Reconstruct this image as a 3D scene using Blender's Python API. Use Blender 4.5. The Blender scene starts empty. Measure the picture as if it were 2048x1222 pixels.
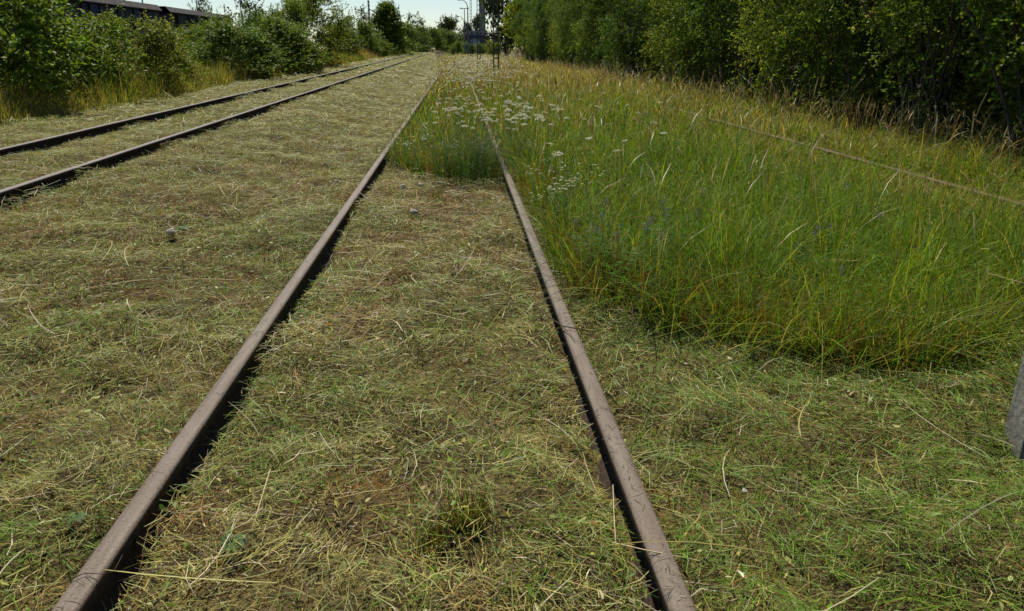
import bpy, math, random
import numpy as np

SC = bpy.context.scene
COL = SC.collection
R = math.radians

# ------------------------------------------------------------------ camera
F = 1536.0                       # focal length in pixels of the 2048 px wide photograph
PITCH, YAW = R(18.48), R(3.90)
CAMZ = 1.370
cam_d = bpy.data.cameras.new("camera")
cam_d.sensor_width = 36.0
cam_d.lens = 36.0 * F / 2048.0
cam_d.clip_start = 0.05
cam_d.clip_end = 6000.0
cam = bpy.data.objects.new("camera", cam_d)
cam.location = (0, 0, CAMZ)
cam.rotation_euler = (math.pi / 2 - PITCH, 0, -YAW)
COL.objects.link(cam)
SC.camera = cam

# ------------------------------------------------------------------ sky, sun, exposure
SUN_EL, SUN_AZ = R(55), R(-9)   # azimuth from +Y towards +X
world = bpy.data.worlds.new("World")
SC.world = world
world.use_nodes = True
wn = world.node_tree
sky = wn.nodes.new("ShaderNodeTexSky")
sky.sky_type = 'NISHITA'
sky.sun_disc = False
sky.sun_elevation = SUN_EL
sky.sun_rotation = SUN_AZ
sky.air_density = 1.0
sky.dust_density = 0.1
sky.ozone_density = 3.6
bg = wn.nodes["Background"]
bg.inputs[1].default_value = 0.072
wn.links.new(sky.outputs[0], bg.inputs[0])
sun_d = bpy.data.lights.new("sun", 'SUN')
sun_d.energy = 5.0
sun_d.angle = R(0.5)
sun_d.color = (1.0, 0.93, 0.80)
sun = bpy.data.objects.new("sun", sun_d)
sun.rotation_euler = (math.pi / 2 - SUN_EL, 0, -SUN_AZ + math.pi)
# local -Z must point from the sun to the scene
from mathutils import Vector, Matrix
to_sun = Vector((math.sin(SUN_AZ) * math.cos(SUN_EL), math.cos(SUN_AZ) * math.cos(SUN_EL), math.sin(SUN_EL)))
sun.rotation_euler = to_sun.to_track_quat('Z', 'Y').to_euler()
sun.location = (-4, 20, 30)
COL.objects.link(sun)
SC.view_settings.view_transform = 'Standard'
SC.view_settings.look = 'None'
SC.view_settings.gamma = 1.0
SC.view_settings.use_curve_mapping = False
SC.view_settings.exposure = 0.45
SC.render.engine = 'CYCLES'
SC.cycles.max_bounces = 6
SC.cycles.diffuse_bounces = 3
SC.cycles.transmission_bounces = 4
SC.cycles.transparent_max_bounces = 4
SC.cycles.use_denoising = True

rng = np.random.default_rng(7)
U = lambda a, b, n=None, r=rng: r.uniform(a, b, n)

# ------------------------------------------------------------------ pixel <-> place
cp, sp, cy, sy = math.cos(PITCH), math.sin(PITCH), math.cos(YAW), math.sin(YAW)
FWD = np.array([sy * cp, cy * cp, -sp])
RIGHT = np.array([cy, -sy, 0.0])
UP = np.cross(RIGHT, FWD)
def ray(px, py):
    return FWD + RIGHT * ((px - 1024.0) / F) - UP * ((py - 611.0) / F)
def on_z(px, py, z):
    d = ray(px, py)
    t = (z - CAMZ) / d[2]
    return d * t + np.array([0, 0, CAMZ])
def on_y(px, py, Y):
    d = ray(px, py)
    return d * (Y / d[1]) + np.array([0, 0, CAMZ])
def project(P):
    q = P - np.array([0, 0, CAMZ])
    zc = q @ FWD
    zc = np.where(np.abs(zc) < 1e-3, 1e-3, zc)
    return 1024 + F * (q @ RIGHT) / zc, 611 - F * (q @ UP) / zc, zc
def in_view(x, y, z=0.1, m=330):
    u, v, zc = project(np.stack([x, y, np.full_like(x, z)], -1))
    m = m * np.interp(y, [1, 7, 14], [2.0, 1.7, 0.8])
    return (zc > 0.2) & (u > -m) & (u < 2048 + m) & (v < 1222 + m)

# ------------------------------------------------------------------ noise
def _h(i, j, s):
    n = (i * 374761393 + j * 668265263 + s * 974711 + 1013904223) & 0x7fffffff
    n = ((n ^ (n >> 13)) * 1274126177) & 0x7fffffff
    n = ((n ^ (n >> 15)) * 668265263) & 0x7fffffff
    return ((n ^ (n >> 16)) & 0xffff) / 65535.0
def vn(x, y, s=0):
    x = np.asarray(x, float); y = np.asarray(y, float)
    i = np.floor(x).astype(np.int64); j = np.floor(y).astype(np.int64)
    fx = x - i; fy = y - j
    fx = fx * fx * (3 - 2 * fx); fy = fy * fy * (3 - 2 * fy)
    a = _h(i, j, s); b = _h(i + 1, j, s); c = _h(i, j + 1, s); d = _h(i + 1, j + 1, s)
    return (a * (1 - fx) + b * fx) * (1 - fy) + (c * (1 - fx) + d * fx) * fy
def fbm(x, y, s=0, o=3):
    r = 0; a = 0.5; t = 0
    for k in range(o):
        r = r + a * vn(x * 2 ** k, y * 2 ** k, s + k * 17); t += a; a *= 0.55
    return r / t
def sstep(a, b, x):
    t = np.clip((x - a) / (b - a), 0, 1)
    return t * t * (3 - 2 * t)

# ------------------------------------------------------------------ the lie of the land
X_ML, X_MR = -0.979, 0.518          # rails of the middle track
X_LI, X_LO = -3.77, -5.27           # left track
X_RN, X_RF = 3.50, 5.00             # right track
Z_M, Z_L, Z_R = 0.085, 0.230, 0.085 # tops of the rails
def left_shift(y):                  # the left track bends to the right far away
    return 1.5 * (np.clip((y - 70) / 65, 0, 3)) ** 2
def left_rise(y):                   # the left track climbs a little
    return 0.0058 * np.clip(y, -5, 110)
def gz(x, y):
    x = np.asarray(x, float); y = np.asarray(y, float)
    z = (0.118 + left_rise(y)) * sstep(-1.5, -3.1, x)
    near = np.exp(-(np.hypot(x, y) / 60) ** 2)
    z = z + near * (0.075 * (fbm(x * 1.1, y * 1.1, 3) - 0.5) + 0.045 * (vn(x * 5.3, y * 5.3, 9) - 0.5) + 0.02 * (vn(x * 13, y * 13, 12) - 0.5))
    sh = left_shift(y)
    for xr in (X_ML, X_MR, X_LI, X_LO, X_RN, X_RF):
        s = sh if xr < -2 else 0
        d = x - xr - s
        z = z - 0.045 * np.exp(-(d / 0.085) ** 2)
        if xr in (X_ML, X_LI, X_LO):
            z = z - 0.02 * np.exp(-((d - 0.07) / 0.05) ** 2)
    for xr in (X_MR,):
        z = z - 0.02 * np.exp(-((x - xr + 0.07) / 0.05) ** 2)
    return z

# ------------------------------------------------------------------ materials
def mat(name):
    m = bpy.data.materials.new(name); m.use_nodes = True
    nt = m.node_tree
    return m, nt, nt.nodes["Principled BSDF"]
def noise_ramp(nt, scale, stops, coord='Object', detail=5, rough=0.6, dist=0.0):
    tc = nt.nodes.new("ShaderNodeTexCoord")
    n = nt.nodes.new("ShaderNodeTexNoise"); n.inputs['Scale'].default_value = scale
    n.inputs['Detail'].default_value = detail; n.inputs['Roughness'].default_value = rough
    n.inputs['Distortion'].default_value = dist
    nt.links.new(tc.outputs[coord], n.inputs['Vector'])
    r = nt.nodes.new("ShaderNodeValToRGB")
    e = r.color_ramp.elements
    while len(e) < len(stops): e.new(0.5)
    for k, (p, c) in enumerate(stops):
        e[k].position = p; e[k].color = (*c, 1)
    nt.links.new(n.outputs[0], r.inputs[0])
    return n, r
def add_bump(nt, b, scale, strength, dist=0.01, coord='Object'):
    tc = nt.nodes.new("ShaderNodeTexCoord")
    n = nt.nodes.new("ShaderNodeTexNoise"); n.inputs['Scale'].default_value = scale
    n.inputs['Detail'].default_value = 6
    nt.links.new(tc.outputs[coord], n.inputs['Vector'])
    bp = nt.nodes.new("ShaderNodeBump"); bp.inputs['Strength'].default_value = strength
    bp.inputs['Distance'].default_value = dist
    nt.links.new(n.outputs[0], bp.inputs['Height'])
    nt.links.new(bp.outputs[0], b.inputs['Normal'])
def simple(name, c, rough=0.6, spec=0.4, metal=0.0, vary=0.25, scale=6.0, bump=0.0):
    m, nt, b = mat(name)
    lo = tuple(v * (1 - vary) for v in c); hi = tuple(min(1, v * (1 + vary)) for v in c)
    n, r = noise_ramp(nt, scale, [(0.3, lo), (0.7, hi)])
    nt.links.new(r.outputs[0], b.inputs['Base Color'])
    b.inputs['Roughness'].default_value = rough
    b.inputs['Specular IOR Level'].default_value = spec
    b.inputs['Metallic'].default_value = metal
    if bump: add_bump(nt, b, scale * 4, bump)
    return m
def leafy(name, rough=0.45, spec=0.4, trans=0.35, tint=(1.15, 1.1, 0.6), vary=False):
    """foliage: colour of each leaf or blade from the mesh, reflecting and letting light through"""
    m, nt, b = mat(name)
    at = nt.nodes.new("ShaderNodeAttribute"); at.attribute_name = "Col"
    csock = at.outputs['Color']
    if vary:                      # each plant has its own green
        oi = nt.nodes.new("ShaderNodeObjectInfo"); hs = nt.nodes.new("ShaderNodeHueSaturation")
        mr = nt.nodes.new("ShaderNodeMapRange"); mr.inputs['To Min'].default_value = 0.475; mr.inputs['To Max'].default_value = 0.52
        mv = nt.nodes.new("ShaderNodeMapRange"); mv.inputs['To Min'].default_value = 1.3; mv.inputs['To Max'].default_value = 0.75
        nt.links.new(oi.outputs['Random'], mr.inputs['Value']); nt.links.new(oi.outputs['Random'], mv.inputs['Value'])
        nt.links.new(mr.outputs[0], hs.inputs['Hue']); nt.links.new(mv.outputs[0], hs.inputs['Value'])
        nt.links.new(csock, hs.inputs['Color']); csock = hs.outputs[0]
    nt.links.new(csock, b.inputs['Base Color'])
    b.inputs['Roughness'].default_value = rough
    b.inputs['Specular IOR Level'].default_value = spec
    t = nt.nodes.new("ShaderNodeBsdfTranslucent")
    mu = nt.nodes.new("ShaderNodeMix"); mu.data_type = 'RGBA'; mu.blend_type = 'MULTIPLY'
    mu.inputs['Factor'].default_value = 1.0
    nt.links.new(csock, mu.inputs['A'])
    mu.inputs['B'].default_value = (*tint, 1)
    nt.links.new(mu.outputs['Result'], t.inputs['Color'])
    mx = nt.nodes.new("ShaderNodeMixShader"); mx.inputs[0].default_value = trans
    nt.links.new(b.outputs[0], mx.inputs[1]); nt.links.new(t.outputs[0], mx.inputs[2])
    nt.links.new(mx.outputs[0], nt.nodes["Material Output"].inputs[0])
    return m
M = {}
M['leaf'] = leafy('glossy_leaf', 0.55, 0.14, 0.42, (1.25, 1.2, 0.5), True)
M['grass'] = leafy('grass_blade', 0.55, 0.10, 0.42, (1.25, 1.1, 0.4))
M['hay'] = leafy('dry_straw', 0.5, 0.2, 0.25, (1.15, 1.0, 0.5))
M['petal'] = leafy('petal', 0.7, 0.2, 0.35, (1, 1, 1))
M['bark'] = simple('bark', (0.075, 0.06, 0.045), 0.9, 0.2, vary=0.4, scale=20, bump=0.4)
M['concrete'] = simple('weathered_concrete', (0.19, 0.185, 0.16), 0.95, 0.1, vary=0.2, scale=9, bump=0.6)
nt_ = M['concrete'].node_tree; b_ = nt_.nodes['Principled BSDF']
old = b_.inputs['Base Color'].links[0].from_socket
_, lr = noise_ramp(nt_, 14, [(0.50, (1, 1, 1)), (0.58, (0.62, 0.60, 0.50)), (0.66, (1.0, 1.0, 0.95)), (0.74, (1.5, 1.45, 1.2))], detail=9, rough=0.75)
mm = nt_.nodes.new("ShaderNodeMix"); mm.data_type = 'RGBA'; mm.blend_type = 'MULTIPLY'; mm.inputs['Factor'].default_value = 1
nt_.links.new(old, mm.inputs['A']); nt_.links.new(lr.outputs[0], mm.inputs['B']); nt_.links.new(mm.outputs['Result'], b_.inputs['Base Color'])
M['mast'] = simple('mast_steel', (0.035, 0.036, 0.034), 0.7, 0.4, vary=0.3)
M['lamp'] = simple('lamp_steel', (0.10, 0.11, 0.12), 0.6, 0.4)
M['lamphead'] = simple('lamp_head', (0.3, 0.31, 0.32), 0.5, 0.4)
M['wagon'] = simple('wagon_panel', (0.026, 0.031, 0.034), 0.75, 0.2, vary=0.35, scale=2.5)
M['wagonblue'] = simple('wagon_blue_panel', (0.02, 0.032, 0.08), 0.7, 0.25, vary=0.4, scale=2.5)
M['wagondark'] = simple('wagon_rib', (0.012, 0.014, 0.02), 0.7, 0.3)
M['wagonroof'] = simple('wagon_roof', (0.055, 0.05, 0.048), 0.9, 0.15, vary=0.3, scale=3)
M['steel'] = simple('wheel_steel', (0.05, 0.045, 0.04), 0.6, 0.4)
M['tower'] = simple('tower_concrete', (0.13, 0.14, 0.155), 0.85, 0.3, vary=0.15, scale=0.3)
M['bwhite'] = simple('pale_cladding', (0.22, 0.25, 0.31), 0.8, 0.2, vary=0.1, scale=0.5)
M['bblue'] = simple('blue_cladding', (0.04, 0.05, 0.085), 0.8, 0.2, vary=0.15, scale=0.5)
M['glass'] = simple('window_glass', (0.03, 0.035, 0.04), 0.15, 0.6, vary=0.1)
M['chim_r'] = simple('chimney_dark_band', (0.11, 0.07, 0.07), 0.8, 0.3, vary=0.1)
M['chim_w'] = simple('chimney_white_band', (0.6, 0.6, 0.6), 0.8, 0.3, vary=0.1)
M['stone'] = simple('ballast_stone', (0.38, 0.34, 0.27), 0.95, 0.1, vary=0.4, scale=40, bump=0.5)
M['twig'] = simple('twig_bark', (0.07, 0.05, 0.035), 0.9, 0.2, vary=0.3, scale=60)
M['clip'] = simple('rusty_clip', (0.06, 0.04, 0.03), 0.85, 0.3, vary=0.4, scale=60)

# ground: bare soil, moss and matted thatch
m, nt, b = mat('ground_soil'); M['ground'] = m
n1, r1 = noise_ramp(nt, 2.2, [(0.28, (0.05, 0.036, 0.024)), (0.45, (0.09, 0.07, 0.03)), (0.58, (0.15, 0.125, 0.05)), (0.74, (0.09, 0.10, 0.03))], detail=8, rough=0.7)
n2, r2 = noise_ramp(nt, 45, [(0.3, (0.45, 0.42, 0.40)), (0.7, (1.25, 1.2, 1.1))], detail=6, rough=0.7)
mu = nt.nodes.new("ShaderNodeMix"); mu.data_type = 'RGBA'; mu.blend_type = 'MULTIPLY'; mu.inputs['Factor'].default_value = 1
nt.links.new(r1.outputs[0], mu.inputs['A']); nt.links.new(r2.outputs[0], mu.inputs['B'])
nt.links.new(mu.outputs['Result'], b.inputs['Base Color'])
b.inputs['Roughness'].default_value = 0.95; b.inputs['Specular IOR Level'].default_value = 0.1
add_bump(nt, b, 60, 0.9, 0.03)

# rails: worn running surface, rusty flanks (the middle track's with shade in the colour)
def rail_mats(tag, top, flank, rough):
    m, nt, b = mat('rail_top_' + tag)
    tc = nt.nodes.new("ShaderNodeTexCoord"); mp = nt.nodes.new("ShaderNodeMapping")
    mp.inputs['Scale'].default_value = (14, 0.9, 14)
    nt.links.new(tc.outputs['Object'], mp.inputs[0])
    n = nt.nodes.new("ShaderNodeTexNoise"); n.inputs['Scale'].default_value = 3.0; n.inputs['Detail'].default_value = 8
    n.inputs['Roughness'].default_value = 0.7
    nt.links.new(mp.outputs[0], n.inputs['Vector'])
    r = nt.nodes.new("ShaderNodeValToRGB"); e = r.color_ramp.elements
    e[0].position = 0.32; e[0].color = (top[0] * 0.7, top[1] * 0.6, top[2] * 0.52, 1)
    e[1].position = 0.7; e[1].color = (*[v * 1.2 for v in top], 1)
    nt.links.new(n.outputs[0], r.inputs[0])
    n2, r2 = noise_ramp(nt, 130, [(0.34, (0.38, 0.28, 0.22)), (0.47, (1, 1, 1)), (0.62, (1, 1, 1)), (0.72, (1.25, 1.2, 1.1))], detail=7)
    mu = nt.nodes.new("ShaderNodeMix"); mu.data_type = 'RGBA'; mu.blend_type = 'MULTIPLY'; mu.inputs['Factor'].default_value = 0.75
    nt.links.new(r.outputs[0], mu.inputs['A']); nt.links.new(r2.outputs[0], mu.inputs['B'])
    nt.links.new(mu.outputs['Result'], b.inputs['Base Color'])
    b.inputs['Roughness'].default_value = rough; b.inputs['Specular IOR Level'].default_value = 0.22
    b.inputs['Metallic'].default_value = 0.0
    add_bump(nt, b, 90, 0.25, 0.004)
    f = simple('rail_flank_' + tag, flank, 0.9, 0.2, vary=0.5, scale=18, bump=0.5)
    return m, f
RM_MID = rail_mats('rusty', (0.150, 0.127, 0.102), (0.042, 0.028, 0.018), 0.66)  # flank is rust, its colour darkened to stand for the unlit side
RM_LEFT = rail_mats('worn', (0.16, 0.142, 0.122), (0.026, 0.02, 0.016), 0.55)
RM_RIGHT = rail_mats('old', (0.13, 0.095, 0.07), (0.06, 0.035, 0.022), 0.85)

# ------------------------------------------------------------------ mesh building
def make_mesh(name, V, T, mats, cols=None, mi=None, flat=False):
    me = bpy.data.meshes.new(name)
    V = np.ascontiguousarray(V, dtype=np.float32).reshape(-1, 3); T = np.ascontiguousarray(T, dtype=np.int32)
    k = T.shape[1]
    me.vertices.add(len(V)); me.vertices.foreach_set('co', V.ravel())
    me.loops.add(T.size); me.loops.foreach_set('vertex_index', T.ravel())
    me.polygons.add(len(T)); me.polygons.foreach_set('loop_start', np.arange(0, T.size, k, dtype=np.int32))
    for mm in (mats if isinstance(mats, (list, tuple)) else [mats]): me.materials.append(mm)
    if mi is not None: me.polygons.foreach_set('material_index', np.ascontiguousarray(mi, dtype=np.int32))
    me.update(calc_edges=True)
    if cols is not None:
        a = me.color_attributes.new('Col', 'FLOAT_COLOR', 'POINT')
        c = np.ones((len(V), 4), np.float32); c[:, :3] = cols
        a.data.foreach_set('color', c.ravel())
    if flat: me.shade_flat()
    return me
def tag(o, label=None, cat=None, group=None, kind=None):
    if label: o['label'] = label
    if cat: o['category'] = cat
    if group: o['group'] = group
    if kind: o['kind'] = kind
    return o
def link(name, me, parent=None, loc=(0, 0, 0), rz=0.0, sc=1.0):
    o = bpy.data.objects.new(name, me); COL.objects.link(o)
    o.location = loc; o.rotation_euler = (0, 0, rz); o.scale = (sc, sc, sc) if np.isscalar(sc) else sc
    if parent is not None: o.parent = parent
    return o
def empty(name, loc=(0, 0, 0), rz=0.0, sc=1.0):
    o = link(name, None, None, loc, rz, sc); o.empty_display_size = 0.2
    return o
class MB:                       # boxes, bars and tubes collected into one mesh
    def __init__(s): s.v = []; s.q = []; s.m = []; s.n = 0
    def _add(s, V, Q, mi):
        s.v.append(np.asarray(V, float)); s.q.append(np.asarray(Q) + s.n); s.m += [mi] * len(Q); s.n += len(V)
    def box(s, x0, x1, y0, y1, z0, z1, mi=0):
        V = [(x, y, z) for z in (z0, z1) for y in (y0, y1) for x in (x0, x1)]
        s._add(V, [(0, 2, 3, 1), (4, 5, 7, 6), (0, 1, 5, 4), (2, 6, 7, 3), (0, 4, 6, 2), (1, 3, 7, 5)], mi)
    def tube(s, pts, rad, n=6, mi=0, cap=True):
        pts = np.asarray(pts, float); rad = np.broadcast_to(np.asarray(rad, float), (len(pts),))
        d = np.gradient(pts, axis=0); d /= np.linalg.norm(d, axis=1)[:, None] + 1e-9
        ref = np.array([0, 0, 1.0]) if abs(d[0][2]) < 0.8 else np.array([1.0, 0, 0])
        a = np.cross(d, ref); a /= np.linalg.norm(a, axis=1)[:, None] + 1e-9
        bb = np.cross(d, a)
        th = np.arange(n) * 2 * math.pi / n
        V = pts[:, None] + rad[:, None, None] * (a[:, None] * np.cos(th)[None, :, None] + bb[:, None] * np.sin(th)[None, :, None])
        Q = []
        for i in range(len(pts) - 1):
            for j in range(n):
                k = (j + 1) % n
                Q.append((i * n + j, i * n + k, (i + 1) * n + k, (i + 1) * n + j))
        s._add(V.reshape(-1, 3), Q, mi)
    def mesh(s, name, mats, flat=True):
        return make_mesh(name, np.concatenate(s.v), np.concatenate(s.q), mats, None, s.m, flat)
    def build(s, name, mats, parent=None, flat=True, **k):
        return link(name, s.mesh(name, mats, flat), parent, **k)

def strips(C, W, wd):
    """ribbons: centre lines C (N,K,3), width direction W (N,3), widths wd (N,K)"""
    N, K, _ = C.shape
    off = W[:, None] * wd[..., None] * 0.5
    V = np.stack([C - off, C + off], 2).reshape(N * 2 * K, 3)
    b = (np.arange(N) * 2 * K)[:, None, None]
    k = np.arange(K - 1)[None, :, None] * 2
    t = np.concatenate([b + k + np.array([0, 1, 3])[None, None], b + k + np.array([0, 3, 2])[None, None]], 1)
    return V, t.reshape(-1, 3)
class Soup:
    def __init__(s): s.v = []; s.t = []; s.c = []; s.n = 0
    def add(s, V, T, c):       # c per vertex
        s.v.append(V.astype(np.float32)); s.t.append(T + s.n); s.c.append(c.astype(np.float32)); s.n += len(V)
    def ribbons(s, C, W, wd, col):
        V, T = strips(C, W, wd)
        s.add(V, T, np.repeat(col, C.shape[1] * 2, axis=0))
    def mesh(s, name, m): return make_mesh(name, np.concatenate(s.v), np.concatenate(s.t), m, np.concatenate(s.c))
    def tris(s): return sum(len(t) for t in s.t)
def palette(w, cols, n, r=rng):
    """choose a colour per item; w (N,P) weights"""
    cols = np.array(cols)
    w = np.broadcast_to(np.asarray(w, float), (n, len(cols)))
    cw = np.cumsum(w, 1); cw = cw / cw[:, -1:]
    i = (r.random(n)[:, None] > cw).sum(1).clip(0, len(cols) - 1)
    c = cols[i] * r.uniform(0.62, 1.25, (n, 1)) * r.uniform(0.93, 1.07, (n, 3)) * 0.8
    return np.clip(c, 0, 0.95)

def blades(P, h, w, K, col, lean=0.25, curl=0.35, r=rng, az=None, soup=None, taper=1.4):
    N = len(P)
    if az is None: az = r.uniform(0, 2 * math.pi, N)
    d = np.stack([np.cos(az), np.sin(az), np.zeros(N)], 1)
    W = np.stack([-np.sin(az), np.cos(az), np.zeros(N)], 1)
    tw = r.uniform(-0.9, 0.9, N)
    W = W * np.cos(tw)[:, None] + d * np.sin(tw)[:, None]
    ln = np.abs(r.normal(0, lean, N)); cu = np.abs(r.normal(0, curl, N))
    t = np.linspace(0, 1, K)[None]
    hor = h[:, None] * (ln[:, None] * t + cu[:, None] * t ** 2.2)
    ver = h[:, None] * (t - np.minimum(0.45 * cu[:, None], 0.7) * t ** 2.2)
    C = P[:, None] + d[:, None] * hor[..., None]
    C[..., 2] += ver
    wd = w[:, None] * np.maximum(1 - t ** taper, 0.06)
    soup.ribbons(C, W, wd, col)

def straws(P, L, w, K, col, r=rng, az=None, soup=None, tilt=0.16, bend=0.35):
    N = len(P)
    if az is None: az = r.uniform(0, 2 * math.pi, N)
    ti = r.normal(0, tilt, N)
    d = np.stack([np.cos(az) * np.cos(ti), np.sin(az) * np.cos(ti), np.sin(ti)], 1)
    s = np.stack([-np.sin(az), np.cos(az), np.zeros(N)], 1)
    t = np.linspace(-0.5, 0.5, K)[None]
    bs = r.normal(0, bend, N)[:, None] * (t ** 2 - 0.12) * L[:, None]
    up = r.normal(0.05, 0.2, N)[:, None] * (0.25 - t ** 2) * L[:, None]
    C = P[:, None] + d[:, None] * (t * L[:, None])[..., None] + s[:, None] * bs[..., None]
    C[..., 2] += up
    roll = r.uniform(-0.8, 0.8, N)
    W = s * np.cos(roll)[:, None]; W[:, 2] += np.sin(roll)
    wd = w[:, None] * np.where(np.abs(t) > 0.45, 0.45, 1.0) * np.ones((N, 1))
    soup.ribbons(C, W, wd, col)

# ------------------------------------------------------------------ ground sheet
def axis(stops):
    out = [stops[0][0]]
    for (a, s0), (b_, s1) in zip(stops[:-1], stops[1:]):
        x = a
        while x < b_ - 1e-6:
            st = s0 + (s1 - s0) * (x - a) / (b_ - a)
            x = min(b_, x + max(st, 1e-3)); out.append(x)
    return np.array(out)
xs = [axis([(-2500, 700), (-60, 12), (-9, 0.5), (-6, 0.2)])]
edges = sorted([X_ML, X_MR, X_LI, X_LO, X_RN, X_RF])
prev = -6.0
for e in edges:
    xs.append(axis([(prev, 0.09), (e - 0.16, 0.09), ])); xs.append(np.arange(e - 0.16, e + 0.161, 0.02)); prev = e + 0.16
xs.append(axis([(prev, 0.09), (7, 0.2), (9, 0.5), (60, 12), (2500, 700)]))
gx = np.unique(np.round(np.concatenate(xs), 4))
gy = axis([(-30, 6), (-2, 0.4), (0.8, 0.055), (6, 0.07), (14, 0.25), (40, 1.2), (160, 8), (600, 60), (5000, 900)])
GX, GY = np.meshgrid(gx, gy)
V = np.stack([GX, GY, gz(GX, GY)], -1).reshape(-1, 3)
nx, ny = len(gx), len(gy)
ii = (np.arange(ny - 1)[:, None] * nx + np.arange(nx - 1)[None]).ravel()
g = link('ground', make_mesh('ground', V, np.stack([ii, ii + 1, ii + nx + 1, ii + nx], 1), M['ground']))
tag(g, 'bare brown soil and moss under the cut grass', 'ground', kind='structure')

# ------------------------------------------------------------------ railway tracks
def rail_profile():
    # x, z of half a vignole rail, from the top centre down (top at z = 0), then mirrored
    h = [(0.0, 0.0), (0.012, -0.0004), (0.022, -0.0016), (0.029, -0.0045), (0.0335, -0.010), (0.0345, -0.018), (0.035, -0.036),
         (0.010, -0.046), (0.008, -0.060), (0.008, -0.112), (0.016, -0.122), (0.062, -0.134), (0.0625, -0.146)]
    return [(-x, z) for x, z in h[:0:-1]] + h
PROF = np.array(rail_profile())
def rail_mesh(x0, ztop, y0, y1, shift, mats, seed):
    ys = axis([(y0, 0.12), (10, 0.25), (40, 1.0), (y1, 2.0)])
    dx = 0.006 * (fbm(ys * 0.22, ys * 0 + seed, seed) - 0.5) + (left_shift(ys) if shift else 0)
    dz = 0.008 * (fbm(ys * 0.16, ys * 0 + seed + 5, seed + 3) - 0.5)
    n = len(PROF)
    V = np.zeros((len(ys), n, 3))
    V[..., 0] = x0 + dx[:, None] + PROF[None, :, 0]
    V[..., 1] = ys[:, None]
    V[..., 2] = ztop + (dz + (left_rise(ys) if shift else 0))[:, None] + PROF[None, :, 1]
    Q = []; mi = []
    for j in range(n - 1):
        a = np.arange(len(ys) - 1) * n + j
        Q.append(np.stack([a, a + 1, a + n + 1, a + n], 1))
        zmid = (PROF[j, 1] + PROF[j + 1, 1]) / 2
        mi += [0 if zmid > -0.0075 else 1] * (len(ys) - 1)
    Q = np.concatenate(Q)[:, ::-1]
    return make_mesh('rail', V.reshape(-1, 3), Q, list(mats), None, mi)
def track(label, xa, xb, ztop, y1, shift, mats, clips):
    t = empty('railway_track', ((xa + xb) / 2, 0, 0))
    tag(t, label, 'railway track', 'parallel railway tracks')
    for k, x in enumerate((xa, xb)):
        rl = link('rail', rail_mesh(x, ztop, -1.0, y1, shift, mats, 3 + int(10 * abs(x))), t)
        rl.matrix_parent_inverse = Matrix.Translation((-(xa + xb) / 2, 0, 0))
        if clips:
            cm = MB()                      # clip plate, bolt and nut holding the foot
            for sx in (-1, 1):
                cm.box(sx * 0.035 - 0.025, sx * 0.035 + 0.025, -0.04, 0.04, -0.135, -0.112)
                cm.box(sx * 0.045 - 0.014, sx * 0.045 + 0.014, -0.014, 0.014, -0.112, -0.078)
            me = cm.mesh('rail_clip', M['clip'])
            y = 2.6 + 0.2 * k
            while y < 22:
                c = link('rail_clip', me, rl, (x, y, ztop + (float(left_rise(y)) if shift else 0)))
                y += 0.62
    return t
track('left track, two dark rails with worn pale tops standing clear of the mown grass', X_LI, X_LO, Z_L, 138, True, RM_LEFT, True)
track('middle track, two brown rusty rails sunk in the mown grass and overgrown farther on', X_ML, X_MR, Z_M, 75, False, RM_MID, False)
track('overgrown right track, thin rusty rails almost lost in the meadow beside the hedge', X_RN, X_RF, Z_R - 0.02, 60, False, RM_RIGHT, False)

# ------------------------------------------------------------------ where grows what
bp_ = np.array([on_z(px, py, 0.03)[:2] for px, py in ((1062, 470), (1085, 520), (1150, 580), (1220, 612), (1320, 650), (1480, 690), (1700, 728), (1850, 738), (1960, 715), (2048, 690), (2300, 690))])
BX, BY = bp_[:, 0], bp_[:, 1]
def tall(x, y):
    """the uncut meadow"""
    wob = 0.25 * (fbm(x * 1.7, y * 1.7, 31) - 0.5)
    right = (x > 0.60) & (y > np.interp(x, BX, BY) + wob) & (x < 9.5)
    mid = (x > -0.93 - np.clip((y - 35) * 0.02, 0, 0.5) - np.clip((y - 62) * 0.03, 0, 2.2)) & (x < 0.62) & (y > 8.5 + 1.6 * (vn(x * 1.3, y * 0 + 3, 4) - 0.5) + 0.9 * sstep(-0.2, -0.9, x))
    rail = (np.abs(x - X_MR) < 0.055) & (y < 40) & ((y < 9.2) | (vn(y * 0.9, y * 0, 77) > 0.60)) | (np.abs(x - X_ML) < 0.06) & (y < 34) | (np.abs(x - X_RF) < 0.06) & (y < 19)
    return (right | mid) & ~rail
def scatter(x0, x1, y0, y1, dens, mask=None, z=0.1):
    n = int((x1 - x0) * (y1 - y0) * dens)
    x = U(x0, x1, n); y = U(y0, y1, n)
    k = in_view(x, y, z)
    x, y = x[k], y[k]
    if mask is not None:
        k = mask(x, y); x, y = x[k], y[k]
    return x, y

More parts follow.
